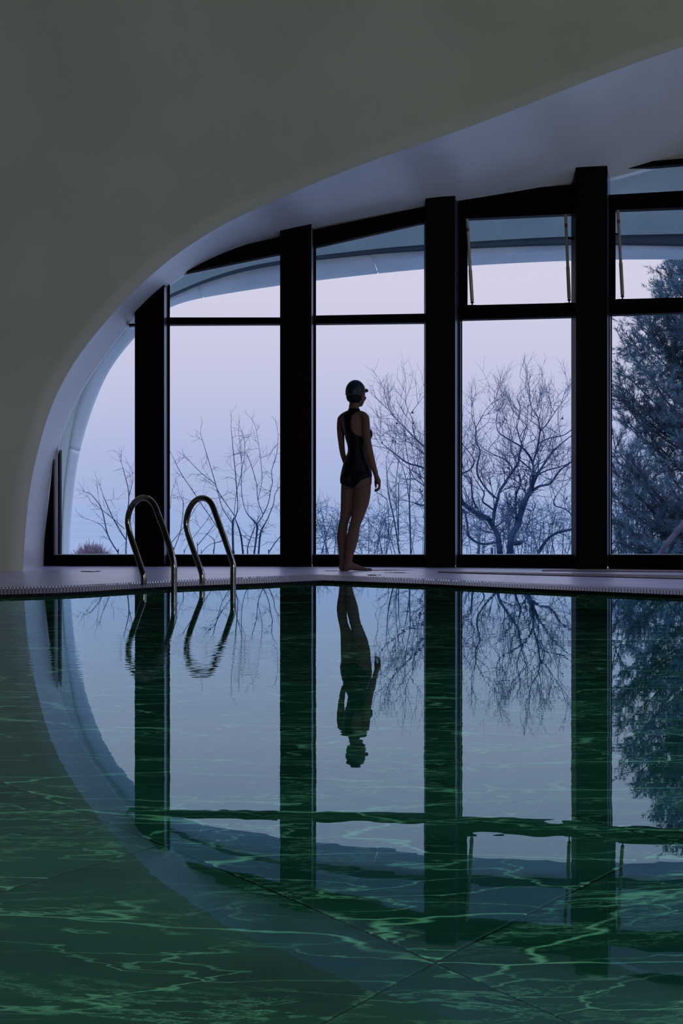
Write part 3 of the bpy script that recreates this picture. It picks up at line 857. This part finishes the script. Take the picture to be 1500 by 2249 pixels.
# legs
LEGL = [(294, 1195, .03, 68), (291, 1300, .035, 69), (288, 1400, .035, 67), (278, 1490, .035, 60), (260, 1560, .035, 49), (247, 1615, .035, 47), (236, 1680, .03, 49), (234, 1750, .028, 53),
        (235, 1820, .03, 48), (236, 1890, .035, 38), (236, 1960, .038, 31), (232, 2020, .04, 27), (232, 2048, .04, 28)]
LEGR = [(438, 1195, -.01, 88), (437, 1290, -.012, 87), (427, 1380, -.012, 82), (407, 1470, -.015, 71), (385, 1550, -.018, 61), (366, 1615, -.022, 55), (350, 1690, -.028, 58),
        (338, 1760, -.03, 59), (325, 1830, -.03, 53), (311, 1900, -.028, 44), (302, 1960, -.025, 38), (296, 2010, -.022, 38), (290, 2040, -.02, 38)]
bd.limb(LEGL, 24, 4); bd.limb(LEGR, 24, 4)
def foot(h0, d, heel_r, length):
    """h0 ankle centre (local Vector on the ground), d unit direction"""
    q = Vector((-d.y, d.x, 0))
    secs = [(-.035, .022, .030, .030), (-.01, .028, .036, .038), (.03, .030, .036, .045), (.07, .034, .030, .036), (.11, .040, .022, .026), (.15, .044, .015, .018), (.175, .042, .011, .013)]
    b = len(bd.v); n = 16
    dn = catmull(secs, 3)
    for (t, wd, hh, cz) in dn:
        for k in range(n):
            a = 2 * PI * k / n
            z = max(cz * .95 + hh * math.sin(a), .001)
            bd.v.append(h0 + d * t + q * wd * math.cos(a) + Vector((0, 0, z)))
    m = len(dn)
    for i in range(m - 1):
        for k in range(n):
            k2 = (k + 1) % n
            bd.f.append((b + i * n + k, b + (i + 1) * n + k, b + (i + 1) * n + k2, b + i * n + k2))
    bd.f.append(tuple(b + k for k in range(n))); bd.f.append(tuple(b + (m - 1) * n + k for k in reversed(range(n))))
    for k, (w_, r, ln) in enumerate([(-.030, .0115, .034), (-.012, .009, .036), (.004, .0085, .032), (.018, .008, .026), (.031, .0075, .018)]):
        p = h0 + d * .168 + q * w_
        bd.tube([p + Vector((0, 0, r + .002)), p + d * ln * .6 + Vector((0, 0, r + .004)), p + d * ln + Vector((0, 0, r))], [r, r, r * .8], 10)
        bd.ball(p + d * ln + Vector((0, 0, r)), r * .95, 10, 8)
foot(L(291, 2085, -.015), Vector((.93, .36, 0)).normalized(), .03, .2)
foot(L(236, 2085, .045), Vector((.15, .99, 0)).normalized(), .03, .2)

def remeshed(name, mb_, voxel, smooth_it=4):
    o = mb_.build(name + '_tmp', None)
    md = o.modifiers.new('r', 'REMESH'); md.mode = 'VOXEL'; md.voxel_size = voxel; md.adaptivity = 0
    dg = bpy.context.evaluated_depsgraph_get(); dg.update()
    me = bpy.data.meshes.new_from_object(o.evaluated_get(dg))
    COL.objects.unlink(o); bpy.data.objects.remove(o)
    bm = bmesh.new(); bm.from_mesh(me)
    for _ in range(smooth_it): bmesh.ops.smooth_vert(bm, verts=bm.verts, factor=.5, use_axis_x=True, use_axis_y=True, use_axis_z=True)
    return bm, me
def finish(bm, me, name, mat, parent):
    bm.to_mesh(me); bm.free(); me.name = name
    me.materials.clear(); me.materials.append(mat)
    me.polygons.foreach_set('use_smooth', [True] * len(me.polygons))
    o = bpy.data.objects.new(name, me); COL.objects.link(o); o.parent = parent
    return o
person = empty('person', PO)
tag(person, 'person in a black racerback swimsuit and dark swim cap standing barefoot, seen from behind', 'person')
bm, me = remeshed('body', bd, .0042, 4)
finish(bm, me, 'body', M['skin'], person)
# swimsuit: the torso alone, a little larger, cut at neck, back and legs
sb = Body(); torso(sb)
sb.limb([(290, 1195, .03, 66), (286, 1300, .035, 64)], 24, 4); sb.limb([(438, 1195, -.01, 88), (437, 1290, -.012, 87)], 24, 4)
bm, me = remeshed('suit', sb, .0050, 4)
bm.normal_update()
off = {v: v.normal.copy() * .0045 for v in bm.verts}
for v, q in off.items(): v.co += q
leg_line = [(200, 1190), (250, 1218), (300, 1236), (350, 1246), (385, 1212), (430, 1170), (480, 1146), (545, 1126)]
st_l = [(440, 298), (470, 272), (500, 244), (540, 254), (600, 262), (680, 266), (735, 264)]
st_r = [(440, 412), (468, 412), (482, 384), (500, 352), (530, 332), (590, 320), (640, 322), (690, 340), (715, 370), (728, 410), (735, 480)]
kill = []
for f in bm.faces:
    c = f.calc_center_median(); u = 298 + c.x / K1; v = 2085 - c.z / K1
    back = f.normal.x * fx + f.normal.y * fy < 0.25
    keep = v > 447 and v < interp(leg_line, u)
    if keep and v < 735:
        if back: keep = (interp(st_l, v) <= u <= interp(st_r, v)) or (v > 700 and u < 250) or (v > 620 and u > 496)
        elif v < 590: keep = 285 < u < 430
    if v > 1249: keep = False
    if not keep: kill.append(f)
bmesh.ops.delete(bm, geom=kill, context='FACES')
suit = finish(bm, me, 'swimsuit', M['suit'], person)
md = suit.modifiers.new('s', 'SOLIDIFY'); md.thickness = .004; md.offset = -1
# swim cap, strap, goggles, hair at the nape
cp = MB(); cp.ball(Vector((0, 0, 0)), (.079, .096, .101), 40, 28, 0)
keepf = []
vv = []
for p in cp.v:
    vv.append(p)
fs = []
for f in cp.f:
    c = sum((vv[i] for i in f), Vector()) / len(f)
    if c.z > -.034 + (c.y + .096) * .21: fs.append(f)
R = Matrix.Rotation(yaw, 4, 'Z')
cv = [hc + Vector((0, 0, .006)) + R @ p for p in vv]
cap = mesh_obj('swim_cap', cv, fs, M['cap'], None, smooth=True); cap.parent = person
md = cap.modifiers.new('s', 'SOLIDIFY'); md.thickness = .003
hr = MB(); hr.ball(Vector((0, -.010, -.038)), (.069, .080, .058), 30, 20)
fs = [f for f in hr.f if (sum((hr.v[i] for i in f), Vector()) / len(f)).y < .0]
hv = [hc + Vector((0, 0, .0)) + R @ p for p in hr.v]
hair = mesh_obj('hair', hv, fs, M['hair'], None, smooth=True); hair.parent = person
md = hair.modifiers.new('s', 'SOLIDIFY'); md.thickness = .004
sm = MB(); K = 40; pts = []
for k in range(K + 1):
    a = 2 * PI * k / K
    y = .0975 * math.sin(a); x = .0805 * math.cos(a); z = -.033 + (y + .096) * .215 + .004
    q = math.sqrt(max(0, 1 - (z / .101) ** 2))
    pts.append(hc + Vector((0, 0, .006)) + R @ Vector((x * q * 1.01, y * q * 1.01, z)))
sm.tube(pts, .0035, 8); s_ = sm.build('goggle_strap', M['strap'], None, True); s_.parent = person
gm = MB()
for sd in (-1, 1):
    gm.ball(hd(sd * .032, .101, .020), (.026, .016, .016), 14, 10, yaw + sd * -.25)
gm.tube([hd(-.012, .106, .020), hd(.012, .106, .020)], .005, 8)
g_ = gm.build('goggles', M['suit'], None, True); g_.parent = person

# ------------------------------------------------------------------ outside: valley, far hill, near slope
def terrain(name, x0, x1, y0, y1, nx, ny, fz, mat):
    vs = []; fs = []
    for j in range(ny + 1):
        for i in range(nx + 1):
            x = x0 + (x1 - x0) * i / nx; y = y0 + (y1 - y0) * (j / ny) ** 1.6
            vs.append((x, y, fz(x, y)))
    for j in range(ny):
        for i in range(nx):
            a = j * (nx + 1) + i; fs.append((a, a + 1, a + nx + 2, a + nx + 1))
    return mesh_obj(name, vs, fs, mat, smooth=True)
def slope_z(x, y):
    return -0.25 - max(0, y - 16) * .30 - .002 * max(0, y - 16) ** 2 * 0 + .15 * noise.noise(Vector((x * .2, y * .2, 0)))
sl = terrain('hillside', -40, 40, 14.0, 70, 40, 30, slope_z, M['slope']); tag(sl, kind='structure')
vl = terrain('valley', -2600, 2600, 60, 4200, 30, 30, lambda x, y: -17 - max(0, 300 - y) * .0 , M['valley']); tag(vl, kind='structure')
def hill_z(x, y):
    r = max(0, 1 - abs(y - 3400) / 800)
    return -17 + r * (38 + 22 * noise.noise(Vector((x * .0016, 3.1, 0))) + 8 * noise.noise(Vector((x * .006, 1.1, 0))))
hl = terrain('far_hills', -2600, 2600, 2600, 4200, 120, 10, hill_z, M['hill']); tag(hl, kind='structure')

# ------------------------------------------------------------------ trees
def limb_pts(px, D, jit, rn, sc, ox, oy):
    """crop pixels -> world points with radii"""
    res = []; dz = rn.uniform(-jit, jit)
    for i, (x, y, w_) in enumerate(px):
        d = D + dz + (rn.uniform(-jit, jit) * .5 if i else 0)
        res.append((P(ox + x / sc, oy + y / sc, d), max(w_ / sc / F * d / 2, .002)))
    return res
class TreeB:
    def __init__(s, seed): s.main = MB(); s.tw = MB(); s.rn = random.Random(seed)
    def limb(s, pts):
        d = catmull([(*p, r) for p, r in pts], 4)
        vs = [Vector(q[:3]) for q in d]; rs = [max(q[3], .002) for q in d]
        s.main.tube(vs, rs, 7)
        return vs, rs
    def twig(s, p, d, ln, r, lvl, spread, up, kink=.24):
        rn = s.rn
        n = 3 if lvl > 0 else 2
        pts = [p]; q = p.copy(); dd = d.copy()
        kids = []
        for i in range(n):
            dd = (dd + Vector((rn.gauss(0, kink), rn.gauss(0, kink), rn.gauss(0, kink) + up * .25))).normalized()
            q = q + dd * ln / n; pts.append(q.copy()); kids.append((q.copy(), dd.copy()))
        s.tw.tube(pts, [r * (1 - .55 * i / n) for i in range(n + 1)], 3, cap=False)
        if lvl <= 0: return
        for (q, dd) in kids:
            for _ in range(rn.choice((1, 2, 2)) ):
                a = Vector((rn.gauss(0, 1), rn.gauss(0, .7), rn.gauss(0, 1))).normalized()
                nd = (dd + a * spread).normalized()
                s.twig(q, nd, ln * rn.uniform(.5, .75), r * .62, lvl - 1, spread, up, kink)
def bare_tree(label, limbs, D, sc, ox, oy, seed, step=.22, ln=.55, lvl=2, spread=.8, up=.5, jit=.25, base=None, seeds=None, name='bare_tree', rmin=.0045, tipskip=0, group='bare trees outside the windows', mats=('bark', 'twig'), wk=1.0):
    tb = TreeB(seed)
    root = None
    for L_ in limbs:
        L_ = [(a_, b_, c_ * wk) for a_, b_, c_ in L_]
        pts = limb_pts(L_, D, jit, tb.rn, sc, ox, oy)
        vs, rs = tb.limb(pts)
        if root is None:
            root = empty(name, (vs[0].x, vs[0].y, slope_z(vs[0].x, vs[0].y)))
        acc = 0
        for i in range(1, len(vs)):
            acc += (vs[i] - vs[i - 1]).length
            dirn = (vs[i] - vs[i - 1]).normalized()
            while acc > step and rs[i] < .055:
                acc -= step * tb.rn.uniform(.7, 1.3)
                a = Vector((tb.rn.gauss(0, 1), tb.rn.gauss(0, .8), tb.rn.gauss(0, .7) + up)).normalized()
                nd = (dirn * .6 + a).normalized()
                tb.twig(vs[i], nd, ln * tb.rn.uniform(.5, 1.1), max(rmin, rs[i] * .4), lvl, spread, up)
        tb.twig(vs[-1], (vs[-1] - vs[-2]).normalized(), ln * .8, max(rmin, rs[-1] * .8), lvl, spread * .7, up)
    # trunks that start at the sill go on down to the slope
    for L_ in (base or []):
        p = P(ox + L_[0] / sc, oy + L_[1] / sc, D); r = L_[2] / sc / F * D / 2
        g_ = Vector((p.x + tb.rn.uniform(-.1, .1), p.y, slope_z(p.x, p.y) - .1))
        tb.main.tube([g_, p.lerp(g_, .5) + Vector((.03, 0, 0)), p + Vector((0, 0, .05))], [r * 1.25, r * 1.1, r], 8)
    tb.main.build('trunk', M[mats[0]], root, smooth=True)
    t = tb.tw.build('twigs', M[mats[1]], root, smooth=False); t['kind'] = 'stuff'
    for k, (x, y, r) in enumerate(seeds or []):
        m = MB(); p = P(x, y, D - .3); m.ball(p, r, 10, 7); m.tube([p, p + Vector((.01, 0, r * 2.6))], .004, 4); m.build('seed_ball', M['seed'], root, smooth=True)
    tag(root, label, 'tree', group)
    return root

oak = [
 [(520, 1900, 60), (500, 1700, 55), (430, 1570, 50), (380, 1490, 50), (200, 1400, 45), (100, 1320, 45), (60, 1310, 40), (-80, 1290, 32), (-220, 1210, 26)],
 [(440, 1570, 35), (460, 1400, 35), (500, 1260, 30), (520, 1180, 28), (600, 1050, 26), (680, 930, 24), (740, 840, 22), (760, 700, 20), (790, 640, 14), (740, 500, 10), (720, 350, 7)],
 [(740, 790, 14), (870, 900, 14)],
 [(680, 930, 14), (630, 840, 12), (540, 780, 10), (430, 730, 8), (340, 680, 6)],
 [(500, 1270, 16), (400, 1180, 16), (330, 1100, 15), (260, 970, 16), (260, 850, 18), (290, 700, 14), (240, 580, 12), (240, 430, 10), (200, 330, 6)],
 [(460, 1400, 18), (380, 1340, 18), (320, 1290, 16), (340, 1200, 14), (300, 1130, 10), (240, 1040, 8)],
 [(250, 1370, 22), (200, 1240, 18), (180, 1040, 14), (110, 990, 10)],
 [(70, 970, 16), (180, 910, 14), (220, 800, 10), (100, 640, 8)],
 [(640, 1900, 70), (660, 1700, 65), (740, 1560, 60), (770, 1420, 60), (830, 1260, 58), (900, 1130, 45), (920, 960, 30), (905, 820, 24), (800, 670, 18), (640, 570, 14), (510, 480, 10), (480, 360, 6)],
 [(905, 1100, 40), (960, 980, 34), (1000, 920, 22), (1060, 830, 20), (1130, 730, 14), (1260, 600, 10), (1420, 480, 8)],
 [(905, 850, 22), (950, 720, 20), (980, 600, 16), (1000, 470, 14), (1080, 380, 10), (1200, 200, 6), (1280, 100, 4)],
 [(980, 610, 14), (1100, 550, 12), (1280, 510, 10), (1420, 400, 8)],
 [(920, 1160, 34), (1000, 1110, 24), (1120, 1080, 18), (1240, 920, 16), (1400, 800, 14), (1460, 700, 12)],
 [(980, 970, 16), (1100, 920, 12), (1220, 890, 10), (1350, 840, 8)],
 [(715, 1500, 22), (710, 1250, 22), (740, 1150, 16), (770, 1080, 16), (750, 960, 14)],
 [(630, 1790, 40), (750, 1780, 50), (790, 1760, 20)],
 [(480, 1775, 20), (300, 1790, 24), (160, 1700, 24), (140, 1560, 20), (110, 1420, 16), (60, 1380, 10)],
 [(980, 1890, 34), (1080, 1740, 30), (1200, 1660, 28), (1390, 1610, 26), (1400, 1520, 14), (1340, 1420, 12), (1260, 1370, 10), (1170, 1340, 12), (1160, 1280, 12), (1190, 1220, 10)],
 [(1000, 470, 12), (970, 300, 10), (900, 190, 6), (880, 120, 4)],
 [(985, 330, 7), (1010, 200, 5), (1020, 120, 4)],
 [(1000, 420, 8), (940, 380, 8), (880, 340, 6)],
 [(770, 690, 10), (790, 560, 9), (840, 400, 7), (850, 280, 4)],
 [(240, 430, 8), (300, 320, 8), (350, 230, 4)],
 # limbs that reach left past the column, behind the swimmer's window
 [(-220, 1210, 22), (-300, 1330, 20), (-420, 1330, 18), (-480, 1310, 12)],
 [(100, 1320, 26), (-60, 1000, 24), (-280, 940, 22), (-420, 880, 18), (-560, 840, 16), (-700, 740, 12), (-850, 620, 6)],
 [(60, 1300, 22), (-100, 900, 20), (-310, 700, 18), (-420, 600, 16), (-480, 540, 12), (-620, 400, 9), (-730, 290, 4)],
 [(-470, 540, 10), (-500, 440, 9), (-505, 330, 7), (-560, 220, 4)],
 [(-200, 1010, 14), (-340, 1030, 12), (-440, 970, 10), (-560, 900, 7)],
 [(-200, 820, 12), (-330, 760, 10), (-440, 680, 8), (-530, 610, 5)],
]
bare_tree('largest bare tree with twin trunks, outside the window right of the swimmer', oak, 22.0, 5.357, 1000, 860, 11, step=.19, ln=.55, lvl=2, spread=.85, up=.55, rmin=.006, wk=1.2,
          base=[(520, 1900, 66), (640, 1900, 74), (430, 1880, 30), (980, 1890, 34)],
          seeds=[(906, 906, .017), (871.5, 929.6, .017), (908, 929, .014), (863, 968, .015), (868, 970, .015), (839, 973, .014), (885, 1011, .015), (922, 1075, .014), (927, 1079, .015),
                 (1235, 919, .017), (1076, 1061, .016), (1244.5, 1095, .014), (1163, 1157, .014)])
sap3 = [
 [(500, 2180, 22), (490, 1800, 22), (480, 1450, 18), (490, 1100, 12), (440, 780, 9), (420, 480, 5)],
 [(490, 1560, 14), (450, 1250, 11), (410, 1070, 10), (380, 980, 5)],
]
sap4 = [[(350, 2180, 22), (280, 1720, 18), (200, 1350, 14), (170, 900, 6)],
 [(340, 2000, 12), (300, 1400, 10), (320, 1050, 7), (400, 640, 4)],
 [(335, 1900, 14), (335, 1240, 12)],
 [(195, 1950, 10), (195, 1500, 8), (120, 1380, 5), (60, 1180, 3)]]
bare_tree('thin upright sapling near the right edge of the swimmer\'s window', sap3, 19.5, 6.077, 820, 860, 21, step=.3, ln=.35, lvl=1, spread=.7, up=.3, base=[(500, 2180, 24)], jit=.1)
bare_tree('thin forked sapling just right of the swimmer', sap4, 19.0, 6.077, 820, 860, 22, step=.3, ln=.35, lvl=1, spread=.7, up=.3, base=[(350, 2180, 24)], jit=.1)
bA = [
 [(790, 1760, 26), (785, 1380, 26), (820, 1300, 16), (845, 1180, 10), (830, 940, 12), (810, 700, 10), (780, 400, 8), (765, 220, 5)],
 [(820, 1310, 10), (700, 1140, 9), (600, 980, 10), (560, 850, 9), (490, 620, 8), (415, 370, 6)],
 [(780, 1390, 12), (660, 1200, 9), (600, 1000, 8), (560, 900, 7), (410, 780, 7), (250, 620, 6)],
 [(600, 1440, 8), (450, 1220, 9), (330, 1040, 8), (150, 770, 8), (60, 590, 6)],
 [(810, 1320, 10), (880, 1520, 22), (910, 1760, 22)],
 [(800, 1300, 7), (830, 1000, 7), (890, 760, 6), (870, 400, 5), (855, 290, 3)],
]
bB = [
 [(1100, 1760, 22), (1125, 1500, 24), (1200, 1350, 14), (1280, 1150, 10), (1300, 1030, 8), (1370, 930, 6)],
 [(1045, 1760, 20), (1080, 1480, 26), (1070, 1390, 26), (950, 1250, 10), (900, 1060, 8), (890, 780, 8), (930, 540, 6), (925, 340, 4)],
 [(1080, 1400, 14), (1160, 1270, 12), (1220, 1130, 10), (1250, 960, 9), (1270, 880, 9), (1260, 740, 8), (1320, 540, 7), (1340, 310, 5)],
 [(1150, 1270, 10), (1090, 1100, 9), (1070, 880, 8), (970, 570, 7), (925, 530, 5)],
 [(1090, 1100, 7), (1140, 880, 6), (1130, 650, 6), (1100, 420, 5), (1065, 220, 3)],
 [(965, 1760, 14), (970, 1660, 14), (1050, 1440, 10)],
 [(1220, 1750, 14), (1290, 1640, 12), (1370, 1540, 12), (1460, 1440, 10)],
]
bC = [
 [(60, 1720, 10), (150, 1460, 9), (180, 1150, 7), (140, 1050, 4)], [(20, 1640, 10), (180, 1440, 8), (350, 1170, 6)],
 [(350, 1660, 10), (500, 1480, 8), (560, 1400, 6)], [(550, 1750, 14), (560, 1600, 10), (490, 1530, 7)],
 [(400, 1750, 8), (500, 1650, 7), (650, 1600, 6)], [(190, 1750, 8), (240, 1640, 6), (430, 1400, 6)], [(20, 1200, 6), (40, 1000, 4)],
]
kw = dict(step=.17, ln=.26, lvl=1, spread=.9, up=.1, jit=.12, rmin=.003)
bare_tree('slender bare tree leaning left, behind the right handrail', bA, 17.5, 5.556, 370, 900, 31, base=[(790, 1760, 26), (910, 1760, 22)], **kw)
bare_tree('slender forked bare tree left of the second black column', bB, 18.8, 5.556, 370, 900, 32, base=[(1100, 1760, 22), (1045, 1760, 20), (965, 1760, 14), (1220, 1750, 14)], **kw)
bare_tree('low tangle of bare saplings between the two handrails', bC, 19.0, 5.556, 370, 900, 33, base=[(60, 1720, 10), (550, 1750, 14), (400, 1750, 8), (190, 1750, 8), (350, 1660, 10)], **kw)
bD = [[(790, 2050, 8), (720, 1930, 8), (680, 1760, 6), (620, 1670, 4)], [(840, 2060, 8), (850, 1800, 8), (860, 1650, 6), (820, 1480, 4)],
      [(840, 1960, 6), (760, 1830, 6), (690, 1670, 5)], [(830, 1890, 5), (740, 1810, 5), (640, 1730, 3)], [(860, 1680, 5), (890, 1560, 3)], [(720, 1930, 5), (680, 1870, 4), (630, 1840, 3)]]
bare_tree('small bare tree low in the left end window', bD, 18.0, 3.04, 0, 540, 34, base=[(790, 2050, 8), (840, 2060, 8)], **kw)

# brown rounded bush
def bush(px, py, rpx, D, label, seed, name='bush'):
    rn = random.Random(seed); c = P(px, py, D); r = rpx / F * D
    root = empty(name, (c.x, c.y, slope_z(c.x, c.y)))
    m = MB(); zb = slope_z(c.x, c.y)
    for k in range(520):
        a = rn.uniform(0, 2 * PI); e = math.acos(rn.uniform(-.6, 1)); rr = r * rn.uniform(.75, 1.05)
        tip = c + Vector((math.cos(a) * math.sin(e) * rr, math.sin(a) * math.sin(e) * rr, math.cos(e) * rr * .95))
        st_ = c + Vector((rn.uniform(-.2, .2) * r, rn.uniform(-.2, .2) * r, -.2 * r))
        st_.z = zb + .02; st_.x = c.x + rn.gauss(0, .25) * r; st_.y = c.y + rn.gauss(0, .25) * r
        mid = st_.lerp(tip, .55) + Vector((rn.gauss(0, .06), rn.gauss(0, .06), .04)) * r
        m.tube([st_, mid, tip], [.006, .004, .002], 3, cap=False)
        for _ in range(3):
            t2 = tip + Vector((rn.gauss(0, .12), rn.gauss(0, .12), rn.gauss(0, .1))) * r
            m.tube([mid.lerp(tip, .6), t2], [.003, .002], 3, cap=False)
    s = m.build('branches', M['bush'], root); s['kind'] = 'stuff'
    m = MB()
    for k in range(5):
        m.tube([Vector((c.x + rn.uniform(-.15, .15), c.y, zb - .1)), Vector((c.x + rn.uniform(-.1, .1), c.y, (zb + c.z) / 2)), c + Vector((rn.uniform(-.1, .1), 0, -.4 * r))], [.03, .025, .015], 6)
    m.build('stem', M['bark2'], root)
    tag(root, label, 'bush')
bush(201, 1236, 46, 17, 'rounded reddish brown bush low in the left end window', 5)

# thickets: interlaced undergrowth low behind the windows
def thicket(x0, x1, ytop, D, n, seed, label, pat=None):
    tb = TreeB(seed); rn = tb.rn
    xc = (x0 + x1) / 2; pb = P(xc, 1250, D)
    root = empty('thicket', (pb.x, D, slope_z(pb.x, D)))
    for k in range(n):
        px = rn.uniform(x0, x1); d = D + rn.uniform(-1, 1)
        X = (px - 750) / F * d
        base_ = Vector((X, d, slope_z(X, d)))
        top = P(px + rn.uniform(-35, 35), ytop + abs(rn.gauss(0, 1)) * 28, d)
        mid = base_.lerp(top, .6) + Vector((rn.uniform(-.25, .25), 0, 0))
        d_ = catmull([tuple(base_) + (.014,), tuple(mid) + (.011,), tuple(top) + (.004,)], 5)
        vs = [Vector(q[:3]) for q in d_]
        tb.main.tube(vs, [q[3] for q in d_], 5, cap=False)
        for i in range(3, len(vs)):
            if vs[i].z > -0.1:
                for _ in range(2):
                    a = Vector((rn.gauss(0, 1), rn.gauss(0, .6), rn.gauss(.2, .7))).normalized()
                    tb.twig(vs[i], a, .5 * rn.uniform(.5, 1.1), .005, 1, .9, .2, .4)
    s1 = tb.main.build('stem', M['twig'], root); s1['kind'] = 'stuff'
    s2 = tb.tw.build('twigs', M['twig'], root); s2['kind'] = 'stuff'
    tag(root, label, 'shrub', 'undergrowth outside the windows')
thicket(690, 860, 1125, 23, 30, 41, 'low thicket of bare shrubs behind the swimmer\'s legs')
thicket(850, 1000, 1120, 28, 22, 42, 'low thicket of bare shrubs at the foot of the third column')
thicket(1010, 1280, 1125, 24.5, 52, 43, 'dense bare undergrowth below the largest bare tree')
thicket(1335, 1420, 980, 26, 22, 44, 'tall bare scrub at the left side of the pine')

# pine
def pine():
    rn = random.Random(7); D = 20.0
    tips = [(1480, 575), (1468, 605), (1462, 640), (1452, 655), (1490, 630), (1498, 600), (1418, 697), (1402, 712), (1375, 763), (1396, 760), (1384, 832), (1440, 692), (1462, 690), (1412, 750),
            (1365, 846), (1370, 880), (1400, 800), (1435, 740), (1470, 720), (1360, 870), (1385, 900), (1425, 820), (1465, 780), (1500, 740), (1372, 930), (1400, 950), (1440, 900), (1480, 850), (1352, 985), (1378, 1000),
            (1355, 1040), (1395, 1030), (1430, 990), (1470, 940), (1510, 880), (1345, 1090), (1380, 1070), (1420, 1060), (1462, 1030), (1500, 980), (1350, 1150), (1385, 1120), (1350, 1190), (1395, 1180), (1440, 1200),
            (1430, 1110), (1480, 1080), (1540, 1000), (1410, 1215), (1470, 1160), (1500, 1120), (1345, 1215), (1375, 1205), (1530, 760), (1530, 650), (1540, 560), (1600, 480), (1660, 520), (1700, 640), (1750, 760), (1780, 900), (1800, 1050), (1700, 900), (1650, 700), (1600, 800), (1600, 600), (1700, 1100), (1620, 1000), (1640, 1180),
            (1560, 900), (1570, 1100), (1520, 1200), (1440, 1150), (1480, 1210)]
    root_p = P(1590, 1300, D); gz = slope_z(root_p.x, D)
    root = empty('pine_tree', (root_p.x, D, gz))
    tr = MB(); nd = MB()
    trunk = [Vector((root_p.x + .1, D, gz - .1)), P(1595, 1250, D), P(1580, 1000, D), P(1590, 760, D), P(1585, 600, D), P(1590, 500, D)]
    tr.tube([Vector(q) for q in catmull([tuple(t) for t in trunk], 5)], [.17 - .15 * i / 25 for i in range(26)], 10)
    def tuft(p, d, ln):
        ref = d.orthogonal().normalized(); q = d.cross(ref)
        for k in range(16):
            a = rn.uniform(0, 2 * PI); sp = rn.uniform(.3, 1.5)
            v = (d + (ref * math.cos(a) + q * math.sin(a)) * sp).normalized()
            b = p + d * rn.uniform(-.09, .03)
            s = v.cross(Vector((rn.gauss(0, 1), rn.gauss(0, 1), rn.gauss(0, 1)))).normalized() * .0040
            i = len(nd.v); nd.v += [b - s, b + s, b + v * ln * rn.uniform(.7, 1.1)]; nd.f.append((i, i + 1, i + 2))
    def branch(p0, p3, r):
        sag = Vector((0, 0, -.12 * (p3 - p0).length))
        d_ = catmull([tuple(p0) + (r,), tuple(p0.lerp(p3, .5) + sag) + (r * .6,), tuple(p3) + (.005,)], 6)
        vs = [Vector(q[:3]) for q in d_]
        tr.tube(vs, [q[3] for q in d_], 5, cap=False)
        L0 = (p3 - p0).length
        for i in range(2, len(vs)):
            dv = (vs[i] - vs[i - 1]).normalized()
            if i > 3:
                for _ in range(4):
                    s = (dv * .3 + Vector((rn.gauss(0, .7), rn.gauss(0, .7), rn.gauss(.45, .5)))).normalized()
                    ln = rn.uniform(.10, .36)
                    q = vs[i] + s * ln
                    tr.tube([vs[i], q], [.006, .003], 3, cap=False)
                    for t in (.55, 1.0): tuft(vs[i].lerp(q, t), (s + Vector((0, 0, .25))).normalized(), rn.uniform(.07, .11))
                    for _ in range(2):
                        s2 = (s + Vector((rn.gauss(0, .6), rn.gauss(0, .6), rn.gauss(.3, .5)))).normalized()
                        q2 = vs[i].lerp(q, rn.uniform(.4, .9)) + s2 * rn.uniform(.06, .16)
                        tuft(q2, s2, rn.uniform(.06, .10))
        tuft(p3, Vector((-.2, 0, 1)).normalized(), .13); tuft(p3 - Vector((0, 0, .08)), Vector((-.3, 0, .9)).normalized(), .12)
    for (x, y) in tips:
        d = D + rn.uniform(-1.0, 1.0)
        tip = P(x, y, d)
        away = abs(x - 1588) / F * D
        zz = tip.z - away * rn.uniform(.55, .95)
        base_ = Vector((P(1588, 0, D).x, D, max(zz, gz + 1.5)))
        branch(base_, tip, .03)
    # the brown leaning branch low at the right edge
    bl = [P(1425, 1262, D - 1.2), P(1450, 1215, D - 1.2), P(1478, 1178, D - 1.1), P(1520, 1130, D - .8), P(1588, 1085, D)]
    tr.tube([Vector(q) for q in catmull([tuple(p) for p in bl], 4)], [.03 + .025 * i / 16 for i in range(17)], 7)
    tr.build('trunk', M['bark2'], root, smooth=True)
    s = nd.build('needles', M['needle'], root); s['kind'] = 'stuff'
    tag(root, 'tall blue-green pine tree outside the window at the right edge', 'tree')
pine()
